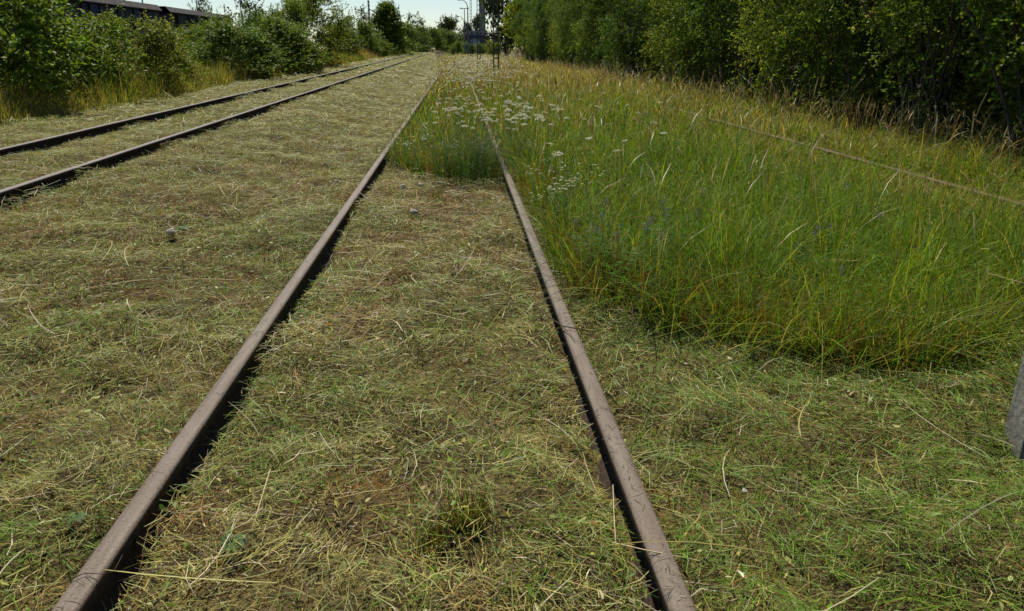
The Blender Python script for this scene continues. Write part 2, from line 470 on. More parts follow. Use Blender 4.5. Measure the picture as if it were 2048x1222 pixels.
# ------------------------------------------------------------------ mown grass
# colours: pale straw, olive hay, grey-green hay, fresh green, rust moss, brown, bleached
HAY = [(0.48, 0.41, 0.14), (0.38, 0.36, 0.07), (0.31, 0.34, 0.10), (0.145, 0.265, 0.018), (0.34, 0.165, 0.03), (0.12, 0.075, 0.038), (0.72, 0.64, 0.42)]
def mown(x, y): return ~tall(x, y) & (x > -8.2) & (np.abs(x - X_ML) > 0.05) & (np.abs(x - X_MR) > 0.05) & (np.abs(x - X_LI - left_shift(y)) > 0.075) & (np.abs(x - X_LO - left_shift(y)) > 0.075)
def hay_w(x, y):
    a = fbm(x * 1.5 + 3, y * 1.1, 41); b_ = fbm(x * 1.1, y * 1.1 + 7, 47); c = vn(x * 3.4, y * 3.4, 53); e = fbm(x * 4.5, y * 4.5, 59)
    g_ = sstep(0.47, 0.60, 0.6 * a + 0.4 * e); ru = sstep(0.52, 0.63, 0.65 * b_ + 0.35 * vn(x * 5, y * 5, 57)); gr = sstep(0.5, 0.8, c)
    ru = ru * (0.35 + 0.65 * np.exp(-((x + 0.25) / 0.8) ** 2))
    right = sstep(0.4, 1.0, x); left = sstep(-1.2, -2.2, x); far = sstep(5, 16, y)
    mid = np.exp(-((x + 0.23) / 0.75) ** 4)
    w = np.stack([0.35 + 0.75 * mid + 0.55 * far, 0.8 + 0.3 * left + 1.6 * far, 0.35 + 1.0 * gr + 0.3 * left + 0.8 * far, (0.15 + 2.6 * g_) * (1 - 0.5 * mid) + 3.4 * right + 0.5 * left,
                  0.05 + 3.2 * ru * (1 - 0.8 * right), (0.22 + 1.3 * ru + 0.3 * mid) * (1 - 0.6 * far), 0.09 + 0.08 * mid], 1)
    w[:, 0] *= 1 - 0.6 * g_; w[:, 4] *= 1 - 0.5 * far
    return w
def hay_top(x, y):                  # thickness of the cut grass lying on the ground
    return 0.006 + 0.095 * sstep(0.42, 0.75, fbm(x * 2.3, y * 2.3, 61)) + 0.032 * vn(x * 8, y * 8, 63)
hay = Soup()
for (y0, y1, x0, x1, dens, wmin, wmax, L0, L1, K) in (
        (1.1, 3.4, -3.4, 3.8, 5700, 0.0016, 0.0036, 0.03, 0.19, 3),
        (3.4, 6.5, -5.6, 5.0, 3000, 0.0022, 0.0046, 0.04, 0.21, 3),
        (6.5, 13.0, -9.0, 0.9, 1500, 0.004, 0.008, 0.05, 0.24, 2),
        (13.0, 30.0, -9.0, 0.0, 430, 0.009, 0.017, 0.08, 0.28, 2),
        (30.0, 130.0, -9.0, 0.0, 75, 0.02, 0.045, 0.15, 0.5, 2)):
    x, y = scatter(x0, x1, y0, y1, dens, mown)
    n = len(x)
    th = hay_top(x, y)
    # thin out over bare patches
    bare = sstep(0.53, 0.63, fbm(x * 1.9 + 11, y * 1.9, 67)) * sstep(14, 5, y)
    keep = rng.random(n) < np.clip(0.30 + th * 22, 0, 1) * (1 - 0.5 * bare * sstep(1.2, 0.5, x)); x, y, th = x[keep], y[keep], th[keep]; n = len(x)
    z = gz(x, y) + th * np.sqrt(rng.random(n)) + 0.003
    swath = 5.0 * (fbm(x * 1.6, y * 1.6, 71) - 0.5) * math.pi + 0.9
    az = np.where(rng.random(n) < 0.45, swath + rng.normal(0, 0.45, n), U(0, 2 * math.pi, n))
    L = L0 * 0.6 + (L1 - L0 * 0.6) * rng.random(n) ** 3.0
    w = U(wmin, wmax, n)
    straws(np.stack([x, y, z], 1), L, w, K, palette(hay_w(x, y), HAY, n), az=az, soup=hay, tilt=0.2)
# short stubble and regrowth standing up
for (y0, y1, x0, x1, dens, w0, K) in ((1.1, 4.5, -4, 4, 900, 0.003, 3), (4.5, 10, -8.4, 4, 420, 0.005, 3), (10, 26, -8.6, 0, 90, 0.011, 2), (26, 110, -8.6, 0, 14, 0.03, 2)):
    x, y = scatter(x0, x1, y0, y1, dens, mown)
    keep = rng.random(len(x)) < sstep(0.35, 0.7, fbm(x * 2.4, y * 2.4, 81)) + 0.08
    x, y = x[keep], y[keep]; n = len(x)
    w = hay_w(x, y) * np.array([0.5, 0.9, 0.7, 1.9, 1.3, 0.8, 0.1])
    blades(np.stack([x, y, gz(x, y)], 1), U(0.03, 0.10, n), U(w0 * 0.7, w0 * 1.5, n), K, palette(w, HAY, n), 0.5, 0.5, soup=hay)
# long bleached stalks lying over the rest
x, y = scatter(-5, 4.5, 1.2, 9, 7, mown); n = len(x)
straws(np.stack([x, y, gz(x, y) + hay_top(x, y) + U(0.004, 0.03, n)], 1), U(0.18, 0.5, n), U(0.0026, 0.0045, n), 5,
       palette([0.6, 0.3, 0.15, 0.15, 0, 0, 0.5], HAY, n), soup=hay, tilt=0.12, bend=0.22)
# moss, crumbs and leaf litter over the soil
for (y0, y1, x0, x1, dens, f) in ((1.1, 3.6, -3.4, 3.8, 4300, 1.0), (3.6, 8, -6, 3.5, 1500, 1.7), (8, 16, -8.8, 0.5, 330, 3.0)):
    x, y = scatter(x0, x1, y0, y1, dens, mown); n = len(x)
    w = hay_w(x, y) * np.array([0.8, 0.9, 0.5, 0.6, 2.2, 1.6, 0.5]); w[:, 4] += 0.3
    straws(np.stack([x, y, gz(x, y) + U(0.002, 0.016, n)], 1), U(0.006, 0.022, n) * f, U(0.003, 0.007, n) * f, 2, palette(w, HAY, n), soup=hay, tilt=0.7)
# leaf scraps and small weeds
x, y = scatter(-5, 4, 1.1, 8, 240, mown)
keep = vn(x * 1.9, y * 1.9, 91) > 0.5; x, y = x[keep], y[keep]; n = len(x)
straws(np.stack([x, y, gz(x, y) + hay_top(x, y)], 1), U(0.012, 0.035, n), U(0.006, 0.014, n), 3, palette([0.1, 0.4, 0.4, 1.2, 0.1, 0.1, 0.05], HAY, n), soup=hay, tilt=0.5)
tag(link('mown_grass', hay.mesh('mown_grass', M['hay'])), 'cut grass and straw lying over the ground between the tracks', 'mown grass', kind='stuff')

# clippings fallen onto the rails
cl = Soup()
for xr, zt, n in ((X_MR, Z_M, 420), (X_ML, Z_M, 150)):
    y = 1.3 + 8.5 * rng.random(n) ** 1.3
    keep = (rng.random(n) < sstep(0.35, 0.65, vn(y * 2.2, y * 0, 5)) + 0.12); y = y[keep]; n = len(y)
    straws(np.stack([xr + U(-0.03, 0.033, n), y, np.full(n, zt + 0.0045)], 1), 0.012 + 0.06 * rng.random(n) ** 2.5, U(0.0014, 0.003, n), 3,
           palette([0.3, 0.3, 0.3, 0.2, 0, 1.6, 0.1], HAY, n) * np.array([0.55]), soup=cl, tilt=0.03)
tag(link('rail_clippings', cl.mesh('rail_clippings', M['hay'])), 'short dark grass clippings lying on top of the brown rails', 'clippings', kind='stuff')

# ------------------------------------------------------------------ uncut meadow
# lush green, mid green, olive, gold, rust, beige, blue-green
GR = [(0.115, 0.235, 0.014), (0.195, 0.28, 0.024), (0.30, 0.29, 0.05), (0.42, 0.36, 0.14), (0.28, 0.145, 0.04), (0.56, 0.51, 0.30), (0.06, 0.155, 0.03)]
def grass_w(x, y):
    a = fbm(x * 0.55, y * 0.4, 101); b_ = fbm(x * 0.9 + 5, y * 0.5, 107); c = fbm(x * 0.7, y * 0.3 + 2, 113)
    far = sstep(12, 40, y); out = sstep(2.2, 5.0, x); near = sstep(7.5, 4.0, y)
    rr = np.exp(-((x - 0.8) / 0.35) ** 2) * sstep(0.45, 0.6, fbm(x * 0.8, y * 0.6, 127))
    gold = sstep(0.42, 0.62, b_) * (0.25 + out + 0.8 * far)
    rust = (sstep(0.55, 0.72, c) * (0.25 + 0.5 * out) + 1.6 * rr) * (1 - 0.7 * far)
    midv = sstep(0.7, 0.4, x) * 0.5
    lush = np.exp(-((x - 2.2) / 1.6) ** 2) * sstep(15, 8, y)
    w = np.stack([1.2 * (1 - 0.75 * far) + 1.1 * lush, 0.9 * (1 - 0.6 * far) + 0.6 * lush, 0.40 + 0.55 * out + 0.6 * far, 0.07 + 0.8 * gold * (1 - 0.6 * lush) + 0.5 * far,
                  0.06 + 1.0 * rust * (1 - 0.6 * lush) + midv * 0.5, 0.03 + 0.2 * gold * (1 - 0.8 * lush) + 1.1 * sstep(18, 55, y), 0.2 + 0.9 * lush * sstep(0.4, 0.6, a) + midv], 1)
    return w
def grass_h(x, y):
    h = 0.24 + 0.34 * fbm(x * 0.8, y * 0.6, 131)
    edge = np.interp(x, BX, BY)
    h = h * (0.80 + 0.20 * sstep(0.0, 0.4, y - edge))
    h = h * (1 - (0.25 + 0.3 * sstep(9.5, 8.0, y)) * np.exp(-((x - X_MR) / 0.16) ** 2)) * (1 - 0.5 * np.exp(-((x - X_ML) / 0.16) ** 2))
    nearrail = np.exp(-((x - 4.72) / 0.42) ** 4) * sstep(21, 14, y)
    h = h * (1 - 0.72 * nearrail)
    h = h * np.where((x < X_MR) & (y > 8), 0.72, 1.0) * (1 - 0.42 * sstep(5.0, 5.6, x) * sstep(22, 12, y))
    return h
mead = Soup()
for (y0, y1, x0, x1, dens, bpt, rad, w0, w1, K) in (
        (2.8, 6.5, 0.5, 7.2, 2200, 24, 0.04, 0.0034, 0.0082, 4),
        (6.5, 11.0, -1.0, 9.0, 900, 20, 0.055, 0.005, 0.013, 4),
        (11.0, 22.0, -1.2, 9.2, 290, 10, 0.06, 0.010, 0.024, 3),
        (22.0, 50.0, -1.4, 9.0, 100, 7, 0.1, 0.022, 0.045, 3),
        (50.0, 170.0, -2.0, 9.0, 24, 4, 0.2, 0.045, 0.10, 2)):
    tx, ty = scatter(x0, x1, y0, y1, dens / bpt, tall, 0.3)
    nt_ = len(tx)
    tw = grass_w(tx, ty) ** 1.3 * np.exp(rng.normal(0, 0.9, (nt_, 7)))
    th = np.minimum(grass_h(tx, ty) * np.exp(rng.normal(0, 0.34, nt_)), 0.6)
    i = np.repeat(np.arange(nt_), rng.integers(bpt // 2, bpt + bpt // 2 + 1, nt_))
    ox = rng.normal(0, rad, len(i)); oy = rng.normal(0, rad, len(i))
    x = tx[i] + ox; y = ty[i] + oy
    k = tall(x, y) & (rng.random(len(x)) < 1 - 0.6 * sstep(6.2, 8.0, x))
    i, ox, oy, x, y = i[k], ox[k], oy[k], x[k], y[k]; n = len(x)
    h = th[i] * U(0.4, 1.2, n)
    az = np.arctan2(oy, ox) + rng.normal(0, 0.8, n)
    blades(np.stack([x, y, gz(x, y) - 0.01], 1), h, U(w0, w1, n), K, palette(tw[i], GR, n) * np.exp(rng.normal(0, 0.28, (n, 1))), 0.20, 0.75, az=az, soup=mead)
    if K > 2:              # small leaves and flecks of seed among the blades
        j = rng.random(n) < (0.55 if y1 < 12 else 0.35); m_ = int(j.sum())
        fz = gz(x[j], y[j]) + h[j] * U(0.35, 0.95, m_)
        straws(np.stack([x[j] + rng.normal(0, 0.05, m_), y[j] + rng.normal(0, 0.05, m_), fz], 1), U(0.02, 0.055, m_), U(w0, w1, m_) * 1.2, 2, palette(tw[i][j] * np.array([1, 1, 1, 1.5, 1, 1.5, 1]), GR, m_) * 1.15, soup=mead, tilt=0.7)
# broad blades flopping out over the cut edge
n = 900
x = U(0.7, 4.2, n); y = np.interp(x, BX, BY) + rng.normal(0.12, 0.14, n); k = in_view(x, y, 0.1); x, y = x[k], y[k]; n = len(x)
blades(np.stack([x, y, gz(x, y)], 1), U(0.18, 0.5, n), U(0.004, 0.008, n), 6, palette([1, 0.9, 0.4, 0.2, 0.1, 0.15, 0.4], GR, n), 0.6, 1.0, az=rng.normal(-1.5, 0.9, n), soup=mead)
tag(link('meadow_grass', mead.mesh('meadow_grass', M['grass'])), 'uncut green and golden grass covering the ground from middle track to hedge', 'tall grass', kind='stuff')

# flowering stalks with seed heads
stk = Soup()
def stalks(x, y, h, w, col, head=True, lean=0.2, curl=0.35):
    n = len(x)
    az = U(0, 2 * math.pi, n); d = np.stack([np.cos(az), np.sin(az), np.zeros(n)], 1)
    ln = np.abs(rng.normal(0, lean, n)); cu = np.abs(rng.normal(0, curl, n))
    K = 6
    t = np.linspace(0, 1, K)[None]
    C = np.stack([x, y, gz(x, y)], 1)[:, None] + d[:, None] * (h[:, None] * (ln[:, None] * t + cu[:, None] * t ** 3))[..., None]
    C[..., 2] += h[:, None] * (t - 0.4 * cu[:, None] * t ** 3)
    W = np.stack([np.cos(az + 1.3), np.sin(az + 1.3), np.zeros(n)], 1)
    prof = np.array([1, 0.9, 0.8, 0.7, 2.6 if head else 0.5, 0.4])
    stk.ribbons(C, W, w[:, None] * prof[None], col)
    if head:                                  # spikelets beside the top of the stalk
        for q in range(5):
            tt = U(0.74, 1.0, n)
            pt = C[np.arange(n), 4] * (1 - tt[:, None]) * 3.85 + C[np.arange(n), 5] * (1 - (1 - tt[:, None]) * 3.85)
            straws(pt + rng.normal(0, 0.004, (n, 3)), U(0.015, 0.035, n) * h / 0.6, w * 1.7, 2, col * 1.05, soup=stk, tilt=0.8)
STK = [(0.46, 0.37, 0.15), (0.55, 0.48, 0.26), (0.30, 0.26, 0.08), (0.30, 0.15, 0.05)]
for (y0, y1, x0, x1, dens, w0) in ((3, 8, 0.6, 9, 24, 0.0028), (8, 20, -0.9, 9, 24, 0.004), (20, 60, -1, 9, 12, 0.010)):
    x, y = scatter(x0, x1, y0, y1, dens, tall, 0.4)
    keep = rng.random(len(x)) < 0.25 + 0.75 * sstep(0.4, 0.65, fbm(x * 0.9 + 5, y * 0.5, 107)) + sstep(4, 6, x) * 0.5
    x, y = x[keep], y[keep]; n = len(x)
    h = (0.40 + 0.30 * rng.random(n)) * np.where(np.abs(x - 4.85) < 0.5, 0.6, 1) * np.where(x < X_MR, 0.75, 1.0)
    stalks(x, y, h, U(w0 * 0.7, w0 * 1.3, n), palette([1, 0.7, 0.8, 0.4], STK, n))
# pale dead stalks standing in front of the hedge
x, y = scatter(5.5, 7.6, 5, 40, 4.5, None, 0.6); n = len(x)
stalks(x, y, U(0.5, 1.05, n), U(0.004, 0.007, n), palette([0.4, 1, 0.2, 0.1], [(0.40, 0.34, 0.2), (0.52, 0.47, 0.36), (0.3, 0.27, 0.15), (0.3, 0.2, 0.1)], n), True, 0.15, 0.25)
tag(link('seed_stalks', stk.mesh('seed_stalks', M['hay'])), 'thin straw coloured seed stalks rising above the uncut meadow', 'seed stalks', kind='stuff')

# fine rust-brown grass at the foot of the meadow's cut edge and beside the right rail
rus = Soup()
spots = [(1480, 640, 0.42, 300), (1620, 665, 0.40, 300), (1800, 690, 0.35, 240), (1385, 600, 0.25, 140), (1150, 545, 0.30, 240), (1120, 480, 0.25, 140), (1060, 385, 0.35, 260),
         (1050, 365, 0.25, 160), (850, 335, 0.22, 160), (960, 160, 0.6, 110), (935, 130, 0.7, 80), (1300, 190, 1.2, 160), (1230, 170, 1.2, 120), (2010, 640, 0.4, 200), (1900, 690, 0.3, 180), (880, 155, 0.5, 60), (930, 215, 0.4, 60), (1240, 590, 0.25, 120)]
RUS = [(0.27, 0.125, 0.035), (0.20, 0.085, 0.03), (0.34, 0.20, 0.06), (0.17, 0.15, 0.04)]
for (px, py, s, n) in spots:
    c = on_z(px, py, 0.12); n = int(n * 1.35)
    x = rng.normal(c[0], s * 0.6, n); y = rng.normal(c[1], s * 0.6, n)
    k = tall(x, y); x, y = x[k], y[k]; n = len(x)
    if not n: continue
    f = max(1.0, c[1] / 5)
    blades(np.stack([x, y, gz(x, y)], 1), U(0.15, 0.42, n), U(0.0014, 0.003, n) * f, 4, palette([1, 0.8, 0.6, 0.5], RUS, n), 0.35, 0.35, soup=rus)
    straws(np.stack([x, y, gz(x, y) + U(0.08, 0.36, n)], 1), U(0.01, 0.03, n), U(0.003, 0.006, n) * f, 2, palette([1, 0.9, 0.8, 0.2], RUS, n), soup=rus, tilt=0.9)
tag(link('rusty_grass', rus.mesh('rusty_grass', M['grass'])), 'fine rust brown dry grass along the cut edge of the meadow', 'dry grass', kind='stuff')

# verge on the left, between the mown strip and the bushes
ver = Soup()
VG = [(0.38, 0.33, 0.13), (0.27, 0.28, 0.06), (0.14, 0.22, 0.03), (0.22, 0.15, 0.06), (0.12, 0.24, 0.02)]
for (y0, y1, dens, w0, K) in ((6, 16, 520, 0.008, 3), (16, 32, 260, 0.014, 3), (32, 70, 70, 0.032, 3), (70, 130, 14, 0.07, 2)):
    x, y = scatter(-10.2, -6.6, y0, y1, dens, None, 0.3)
    e = -7.05 + 0.8 * (fbm(y * 0.35, y * 0, 141) - 0.5) + left_shift(y)
    keep = x < e; x, y, e = x[keep], y[keep], e[keep]; n = len(x)
    a = fbm(x * 0.3, y * 0.22, 151); b_ = fbm(x * 0.4, y * 0.25, 157)
    w = np.stack([0.5 + 1.0 * sstep(0.45, 0.6, a), 0.8 + 0 * x, 0.5 + 0.8 * sstep(0.55, 0.4, a), 0.15 + 0.8 * sstep(0.55, 0.7, b_), 0.15 + 0.3 * sstep(0.6, 0.4, b_)], 1)
    h = (0.24 + 0.75 * fbm(x * 0.9, y * 0.5, 161)) * sstep(0.0, 0.8, e - x + 0.3) * U(0.6, 1.3, n)
    blades(np.stack([x, y, gz(x, y)], 1), h, U(w0 * 0.6, w0 * 1.4, n), K, palette(w, VG, n), 0.28, 0.4, soup=ver)
tag(link('verge_grass', ver.mesh('verge_grass', M['grass'])), 'ragged green and yellow grass at the foot of the left bushes', 'verge grass', kind='stuff')

def patch(name, label, cat, pts, hr, wr, cols, wts, seed, ln=0.2, cu=0.3):
    r = np.random.default_rng(seed); s = Soup()
    for (cx, cy, sx, sy_, n) in pts:
        x = r.normal(cx, sx, n); y = r.normal(cy, sy_, n)
        fall = np.exp(-(((x - cx) / sx) ** 2 + ((y - cy) / sy_) ** 2) * 0.25)
        blades(np.stack([x, y, gz(x, y)], 1), r.uniform(*hr, n) * fall, r.uniform(*wr, n), 4, palette(wts, cols, n, r), ln, cu, r, soup=s)
    return tag(link(name, s.mesh(name, M['grass'])), label, cat, kind='stuff')
c = on_z(400, 165, 0.17)
patch('reed_patch', 'bright green reeds standing among the bushes in front of the wagons', 'reeds', [(c[0] - 1.6, c[1] + 2.2, 0.8, 1.3, 1500)], (1.3, 2.35), (0.014, 0.03), [(0.10, 0.24, 0.02), (0.13, 0.28, 0.03), (0.07, 0.17, 0.02)], [1, 0.8, 0.5], 5, 0.10, 0.2)
c = on_z(708, 128, 0.17); c2 = on_z(760, 113, 0.17)
patch('golden_grass', 'tall golden dry grass at the foot of bushes beside the left track', 'dry grass', [(c[0], c[1], 0.8, 4.0, 1500), (c[0] + 0.1, c[1] + 9, 0.7, 4, 900)], (0.7, 1.5), (0.02, 0.04), [(0.42, 0.33, 0.13), (0.34, 0.26, 0.10), (0.22, 0.15, 0.06)], [1, 0.8, 0.4], 6)
c = on_z(822, 107, 0.17)
patch('lime_weeds', 'bright yellow green weeds where the left track bends away', 'weeds', [(c[0] - 0.3, c[1], 0.9, 7, 900)], (0.7, 1.3), (0.05, 0.1), [(0.22, 0.28, 0.03), (0.15, 0.22, 0.03)], [1, 0.6], 8)

# ------------------------------------------------------------------ bushes and trees
def leaf_soup(P, A, Nn, size, col, soup, simple_leaf=False):
    """P base, A axis, Nn normal (N,3), size (N)"""
    A = A / (np.linalg.norm(A, axis=1)[:, None] + 1e-9)
    S = np.cross(Nn, A); S /= np.linalg.norm(S, axis=1)[:, None] + 1e-9
    Z = np.cross(A, S)
    l = size[:, None]
    if simple_leaf:
        V = np.stack([P, P + A * l * 0.45 + S * l * 0.34 + Z * l * 0.06, P + A * l, P + A * l * 0.45 - S * l * 0.34 + Z * l * 0.06], 1)
        T = np.array([[0, 1, 2], [0, 2, 3]])
    else:
        V = np.stack([P, P + A * l * 0.28 + S * l * 0.27 + Z * l * 0.07, P + A * l * 0.68 + S * l * 0.24 + Z * l * 0.03, P + A * l - Z * l * 0.12,
                      P + A * l * 0.68 - S * l * 0.24 + Z * l * 0.03, P + A * l * 0.28 - S * l * 0.27 + Z * l * 0.07], 1)
        T = np.array([[0, 1, 5], [1, 2, 4], [1, 4, 5], [2, 3, 4]])
    n, k = V.shape[:2]
    soup.add(V.reshape(-1, 3), (np.arange(n)[:, None, None] * k + T[None]).reshape(-1, 3), np.repeat(col, k, 0))

def crown(seed, H, RX, base, nclump, shoots, lps, leaf, cols, wts, tipcol, shape='bush', shoot_len=(0.22, 0.55), simple_leaf=False, cr=0.17, core=0.22, lobes=12):
    r = np.random.default_rng(seed)
    # big lobes first, then clumps of shoots over each lobe
    nl = lobes
    la = np.arange(nl) * 2.39996 + r.normal(0, 0.4, nl); lt = (np.arange(nl) + 0.5) / nl
    r.shuffle(lt)
    if shape == 'cone': lw = (1 - lt) ** 0.85 * 0.8
    elif shape == 'bush': lw = np.sqrt(np.clip(1 - (np.clip(lt - 0.30, 0, 1) / 0.82) ** 2, 0.05, 1)) * 0.72
    elif shape == 'hedge': lw = np.sqrt(np.clip(1 - ((lt - 0.42) / 0.66) ** 2, 0.05, 1)) * np.interp(lt, [0, 0.12, 0.28], [0.62, 0.8, 1.0]) * 0.74
    else: lw = np.sqrt(np.clip(1 - (2 * lt - 1) ** 2, 0.05, 1)) * 0.72
    lw = lw * r.uniform(0.75, 1.2, nl)
    LC = np.stack([np.cos(la) * lw * RX, np.sin(la) * lw * RX, base + (H - base) * (0.10 + 0.78 * lt)], 1)
    LR = RX * (r.uniform(0.36, 0.56, nl) if shape == 'hedge' else r.uniform(0.30, 0.52, nl)) * (np.where(lt > 0.8, 0.75, 1.0) if shape != 'cone' else (1.15 - 0.75 * lt))
    li = np.arange(nclump) % nl
    d = r.normal(0, 1, (nclump, 3)) + np.array([0, 0, 0.8 if shape == 'hedge' else 0.45]); d /= np.linalg.norm(d, axis=1)[:, None]
    C = LC[li] + d * (LR[li] * np.where(r.random(nclump) < core, r.uniform(0.1, 0.7, nclump), r.uniform(0.85, 1.08, nclump)))[:, None]
    C[:, 2] = np.maximum(C[:, 2], base * 0.6)
    out = C - np.array([0, 0, base + (H - base) * 0.4]); out /= np.linalg.norm(out, axis=1)[:, None] + 1e-6
    ns = nclump * shoots
    Cs = np.repeat(C, shoots, 0) + r.normal(0, cr, (ns, 3)) * np.array([1, 1, 0.75])
    Cs[:, 2] = np.maximum(Cs[:, 2], 0.05)
    od = np.repeat(out, shoots, 0)
    sd = od * 0.7 + np.array([0, 0, 0.45]) + r.normal(0, 0.55, (ns, 3)); sd /= np.linalg.norm(sd, axis=1)[:, None]
    sl = r.uniform(*shoot_len, ns) * np.where(r.random(ns) < 0.07, 2.0, 1.0)
    tt = (np.arange(lps) + 0.5) / lps
    P = Cs[:, None] + sd[:, None] * (sl[:, None] * tt[None])[..., None]
    P[..., 2] -= (0.22 * sl[:, None] * tt[None] ** 2)
    P = P.reshape(-1, 3); n = len(P)
    A = np.repeat(sd, lps, 0) * 0.55 + r.normal(0, 0.65, (n, 3)) + np.array([0, 0, -0.15])
    Nn = np.array([0, 0, 0.5]) + r.normal(0, 0.7, (n, 3)) + np.repeat(od, lps, 0) * 0.35
    col = palette(wts, cols, ns, r) * np.repeat(np.repeat(r.uniform(0.8, 1.2, (nclump, 1)), shoots, 0), 3, 1)
    col = np.repeat(col, lps, 0) * r.uniform(0.85, 1.15, (n, 1))
    young = (np.tile(tt, ns) > 0.6) & (np.repeat(r.random(ns) < 0.35, lps))
    col[young] = col[young] * 0.45 + np.array(tipcol) * 0.55 * r.uniform(0.8, 1.2, (young.sum(), 1))
    # true to the stated height and width
    kz = H / np.percentile(P[:, 2], 99.7); kr = RX / np.percentile(np.hypot(P[:, 0], P[:, 1]), 98.5)
    P = P * np.array([kr, kr, kz]); C = C * np.array([kr, kr, kz])
    s = Soup()
    leaf_soup(P, A, Nn, leaf * r.uniform(0.65, 1.25, n), np.clip(col, 0, 0.9), s, simple_leaf)
    # stems
    mb = MB(); idx = r.choice(nclump, min(nclump, 16), replace=False)
    for k in idx:
        b0 = np.array([r.normal(0, 0.08 * RX), r.normal(0, 0.08 * RX), -0.1])
        if shape in ('tree', 'cone'): b0 = np.array([0, 0, min(C[k, 2] * 0.6, base + 0.3 * (H - base))])
        m1 = b0 * 0.5 + C[k] * 0.5 + r.normal(0, 0.06 * RX, 3) + np.array([0, 0, 0.08 * H])
        ts = np.linspace(0, 1, 6)[:, None]
        pts = b0 * (1 - ts) ** 2 + 2 * m1 * ts * (1 - ts) + C[k] * ts ** 2
        rr = 0.0035 * H
        mb.tube(pts, np.linspace(rr, rr * 0.25, 6), 5)
    if shape in ('tree', 'cone'):
        ts = np.linspace(0, 1, 8)
        mb.tube(np.stack([0.03 * H * np.sin(ts * 3), 0.02 * H * np.sin(ts * 4 + 1), -0.1 + ts * H * 0.85], 1), np.linspace(0.02 * H, 0.004 * H, 8), 8)
    return s.mesh('crown', M['leaf']), mb.mesh('trunk', M['bark'], flat=False)

G_DARK = [(0.08, 0.155, 0.018), (0.115, 0.195, 0.02), (0.06, 0.115, 0.018)]
G_MID = [(0.14, 0.225, 0.022), (0.18, 0.25, 0.03), (0.10, 0.17, 0.022)]
G_LIME = [(0.18, 0.27, 0.025), (0.14, 0.23, 0.02), (0.22, 0.28, 0.04)]
G_OLIVE = [(0.19, 0.23, 0.04), (0.24, 0.25, 0.05), (0.13, 0.19, 0.03)]
V_ = {}
V_['hedge_a'] = crown(11, 6.8, 2.0, 0.25, 400, 8, 11, 0.062, G_DARK, [1, 1, 0.7], (0.30, 0.36, 0.07), 'hedge', lobes=15, cr=0.13, core=0.12)
V_['hedge_b'] = crown(12, 7.4, 2.1, 0.25, 400, 8, 11, 0.055, G_DARK, [0.8, 1, 0.8], (0.27, 0.34, 0.06), 'hedge', lobes=16, cr=0.13, core=0.12)
V_['hedge_c'] = crown(13, 5.8, 1.8, 0.20, 340, 8, 11, 0.050, G_MID, [0.6, 0.6, 1], (0.32, 0.37, 0.07), 'hedge', lobes=14, cr=0.12, core=0.12)
V_['bush_a'] = crown(21, 2.6, 1.5, 0.05, 190, 8, 12, 0.075, G_MID, [1, 0.8, 0.8], (0.20, 0.26, 0.04))
V_['bush_b'] = crown(22, 2.3, 1.4, 0.05, 190, 8, 12, 0.062, G_OLIVE, [1, 0.8, 0.8], (0.20, 0.23, 0.05))
V_['bush_c'] = crown(23, 4.4, 2.0, 0.05, 260, 8, 11, 0.10, G_MID, [1, 0.5, 1], (0.16, 0.21, 0.03), simple_leaf=True, shoot_len=(0.3, 0.7), cr=0.36)
V_['tall'] = crown(28, 5.6, 2.4, 0.1, 300, 8, 11, 0.10, G_MID, [1, 0.5, 1], (0.16, 0.21, 0.03), simple_leaf=True, shoot_len=(0.3, 0.6), cr=0.26, lobes=20)
V_['lime'] = crown(24, 6.0, 2.8, 0.5, 190, 7, 11, 0.15, G_LIME, [1, 1, 0.6], (0.24, 0.29, 0.05), simple_leaf=True, shoot_len=(0.4, 0.9), cr=0.45)
V_['cone'] = crown(25, 7.0, 2.3, 0.1, 300, 8, 11, 0.16, G_MID, [1, 0.6, 1], (0.14, 0.2, 0.03), 'cone', simple_leaf=True, shoot_len=(0.4, 0.8), cr=0.3, lobes=26)
V_['far'] = crown(26, 10.0, 4.5, 1.0, 150, 6, 9, 0.42, [(0.055, 0.085, 0.035), (0.07, 0.10, 0.04)], [1, 1], (0.09, 0.12, 0.05), 'tree', simple_leaf=True, shoot_len=(0.7, 1.6), cr=0.6)
V_['sparse'] = crown(27, 9.0, 3.6, 2.6, 46, 5, 9, 0.30, [(0.055, 0.085, 0.03), (0.07, 0.10, 0.03)], [1, 1], (0.1, 0.14, 0.05), 'tree', simple_leaf=True, shoot_len=(0.6, 1.3), cr=0.5, core=0.1)
VH = dict(tall=5.6, hedge_a=6.8, hedge_b=7.4, hedge_c=5.8, bush_a=2.6, bush_b=2.3, bush_c=4.4, lime=6.0, cone=7.0, far=10.0, sparse=9.0)
VR = dict(tall=2.4, hedge_a=2.0, hedge_b=2.1, hedge_c=1.8, bush_a=1.5, bush_b=1.4, bush_c=2.0, lime=2.8, cone=2.3, far=4.5, sparse=3.6)
prng = random.Random(5)
def plant(kind, name, x, y, sx, sz, label, cat, group=None, rz=None):
    z = float(gz(x, y))
    e = empty(name, (x, y, z - 0.02), prng.uniform(0, 6.28) if rz is None else rz, (sx, sx, sz))
    tag(e, label, cat, group)
    link('trunk', V_[kind][1], e); link('crown', V_[kind][0], e)
    return e
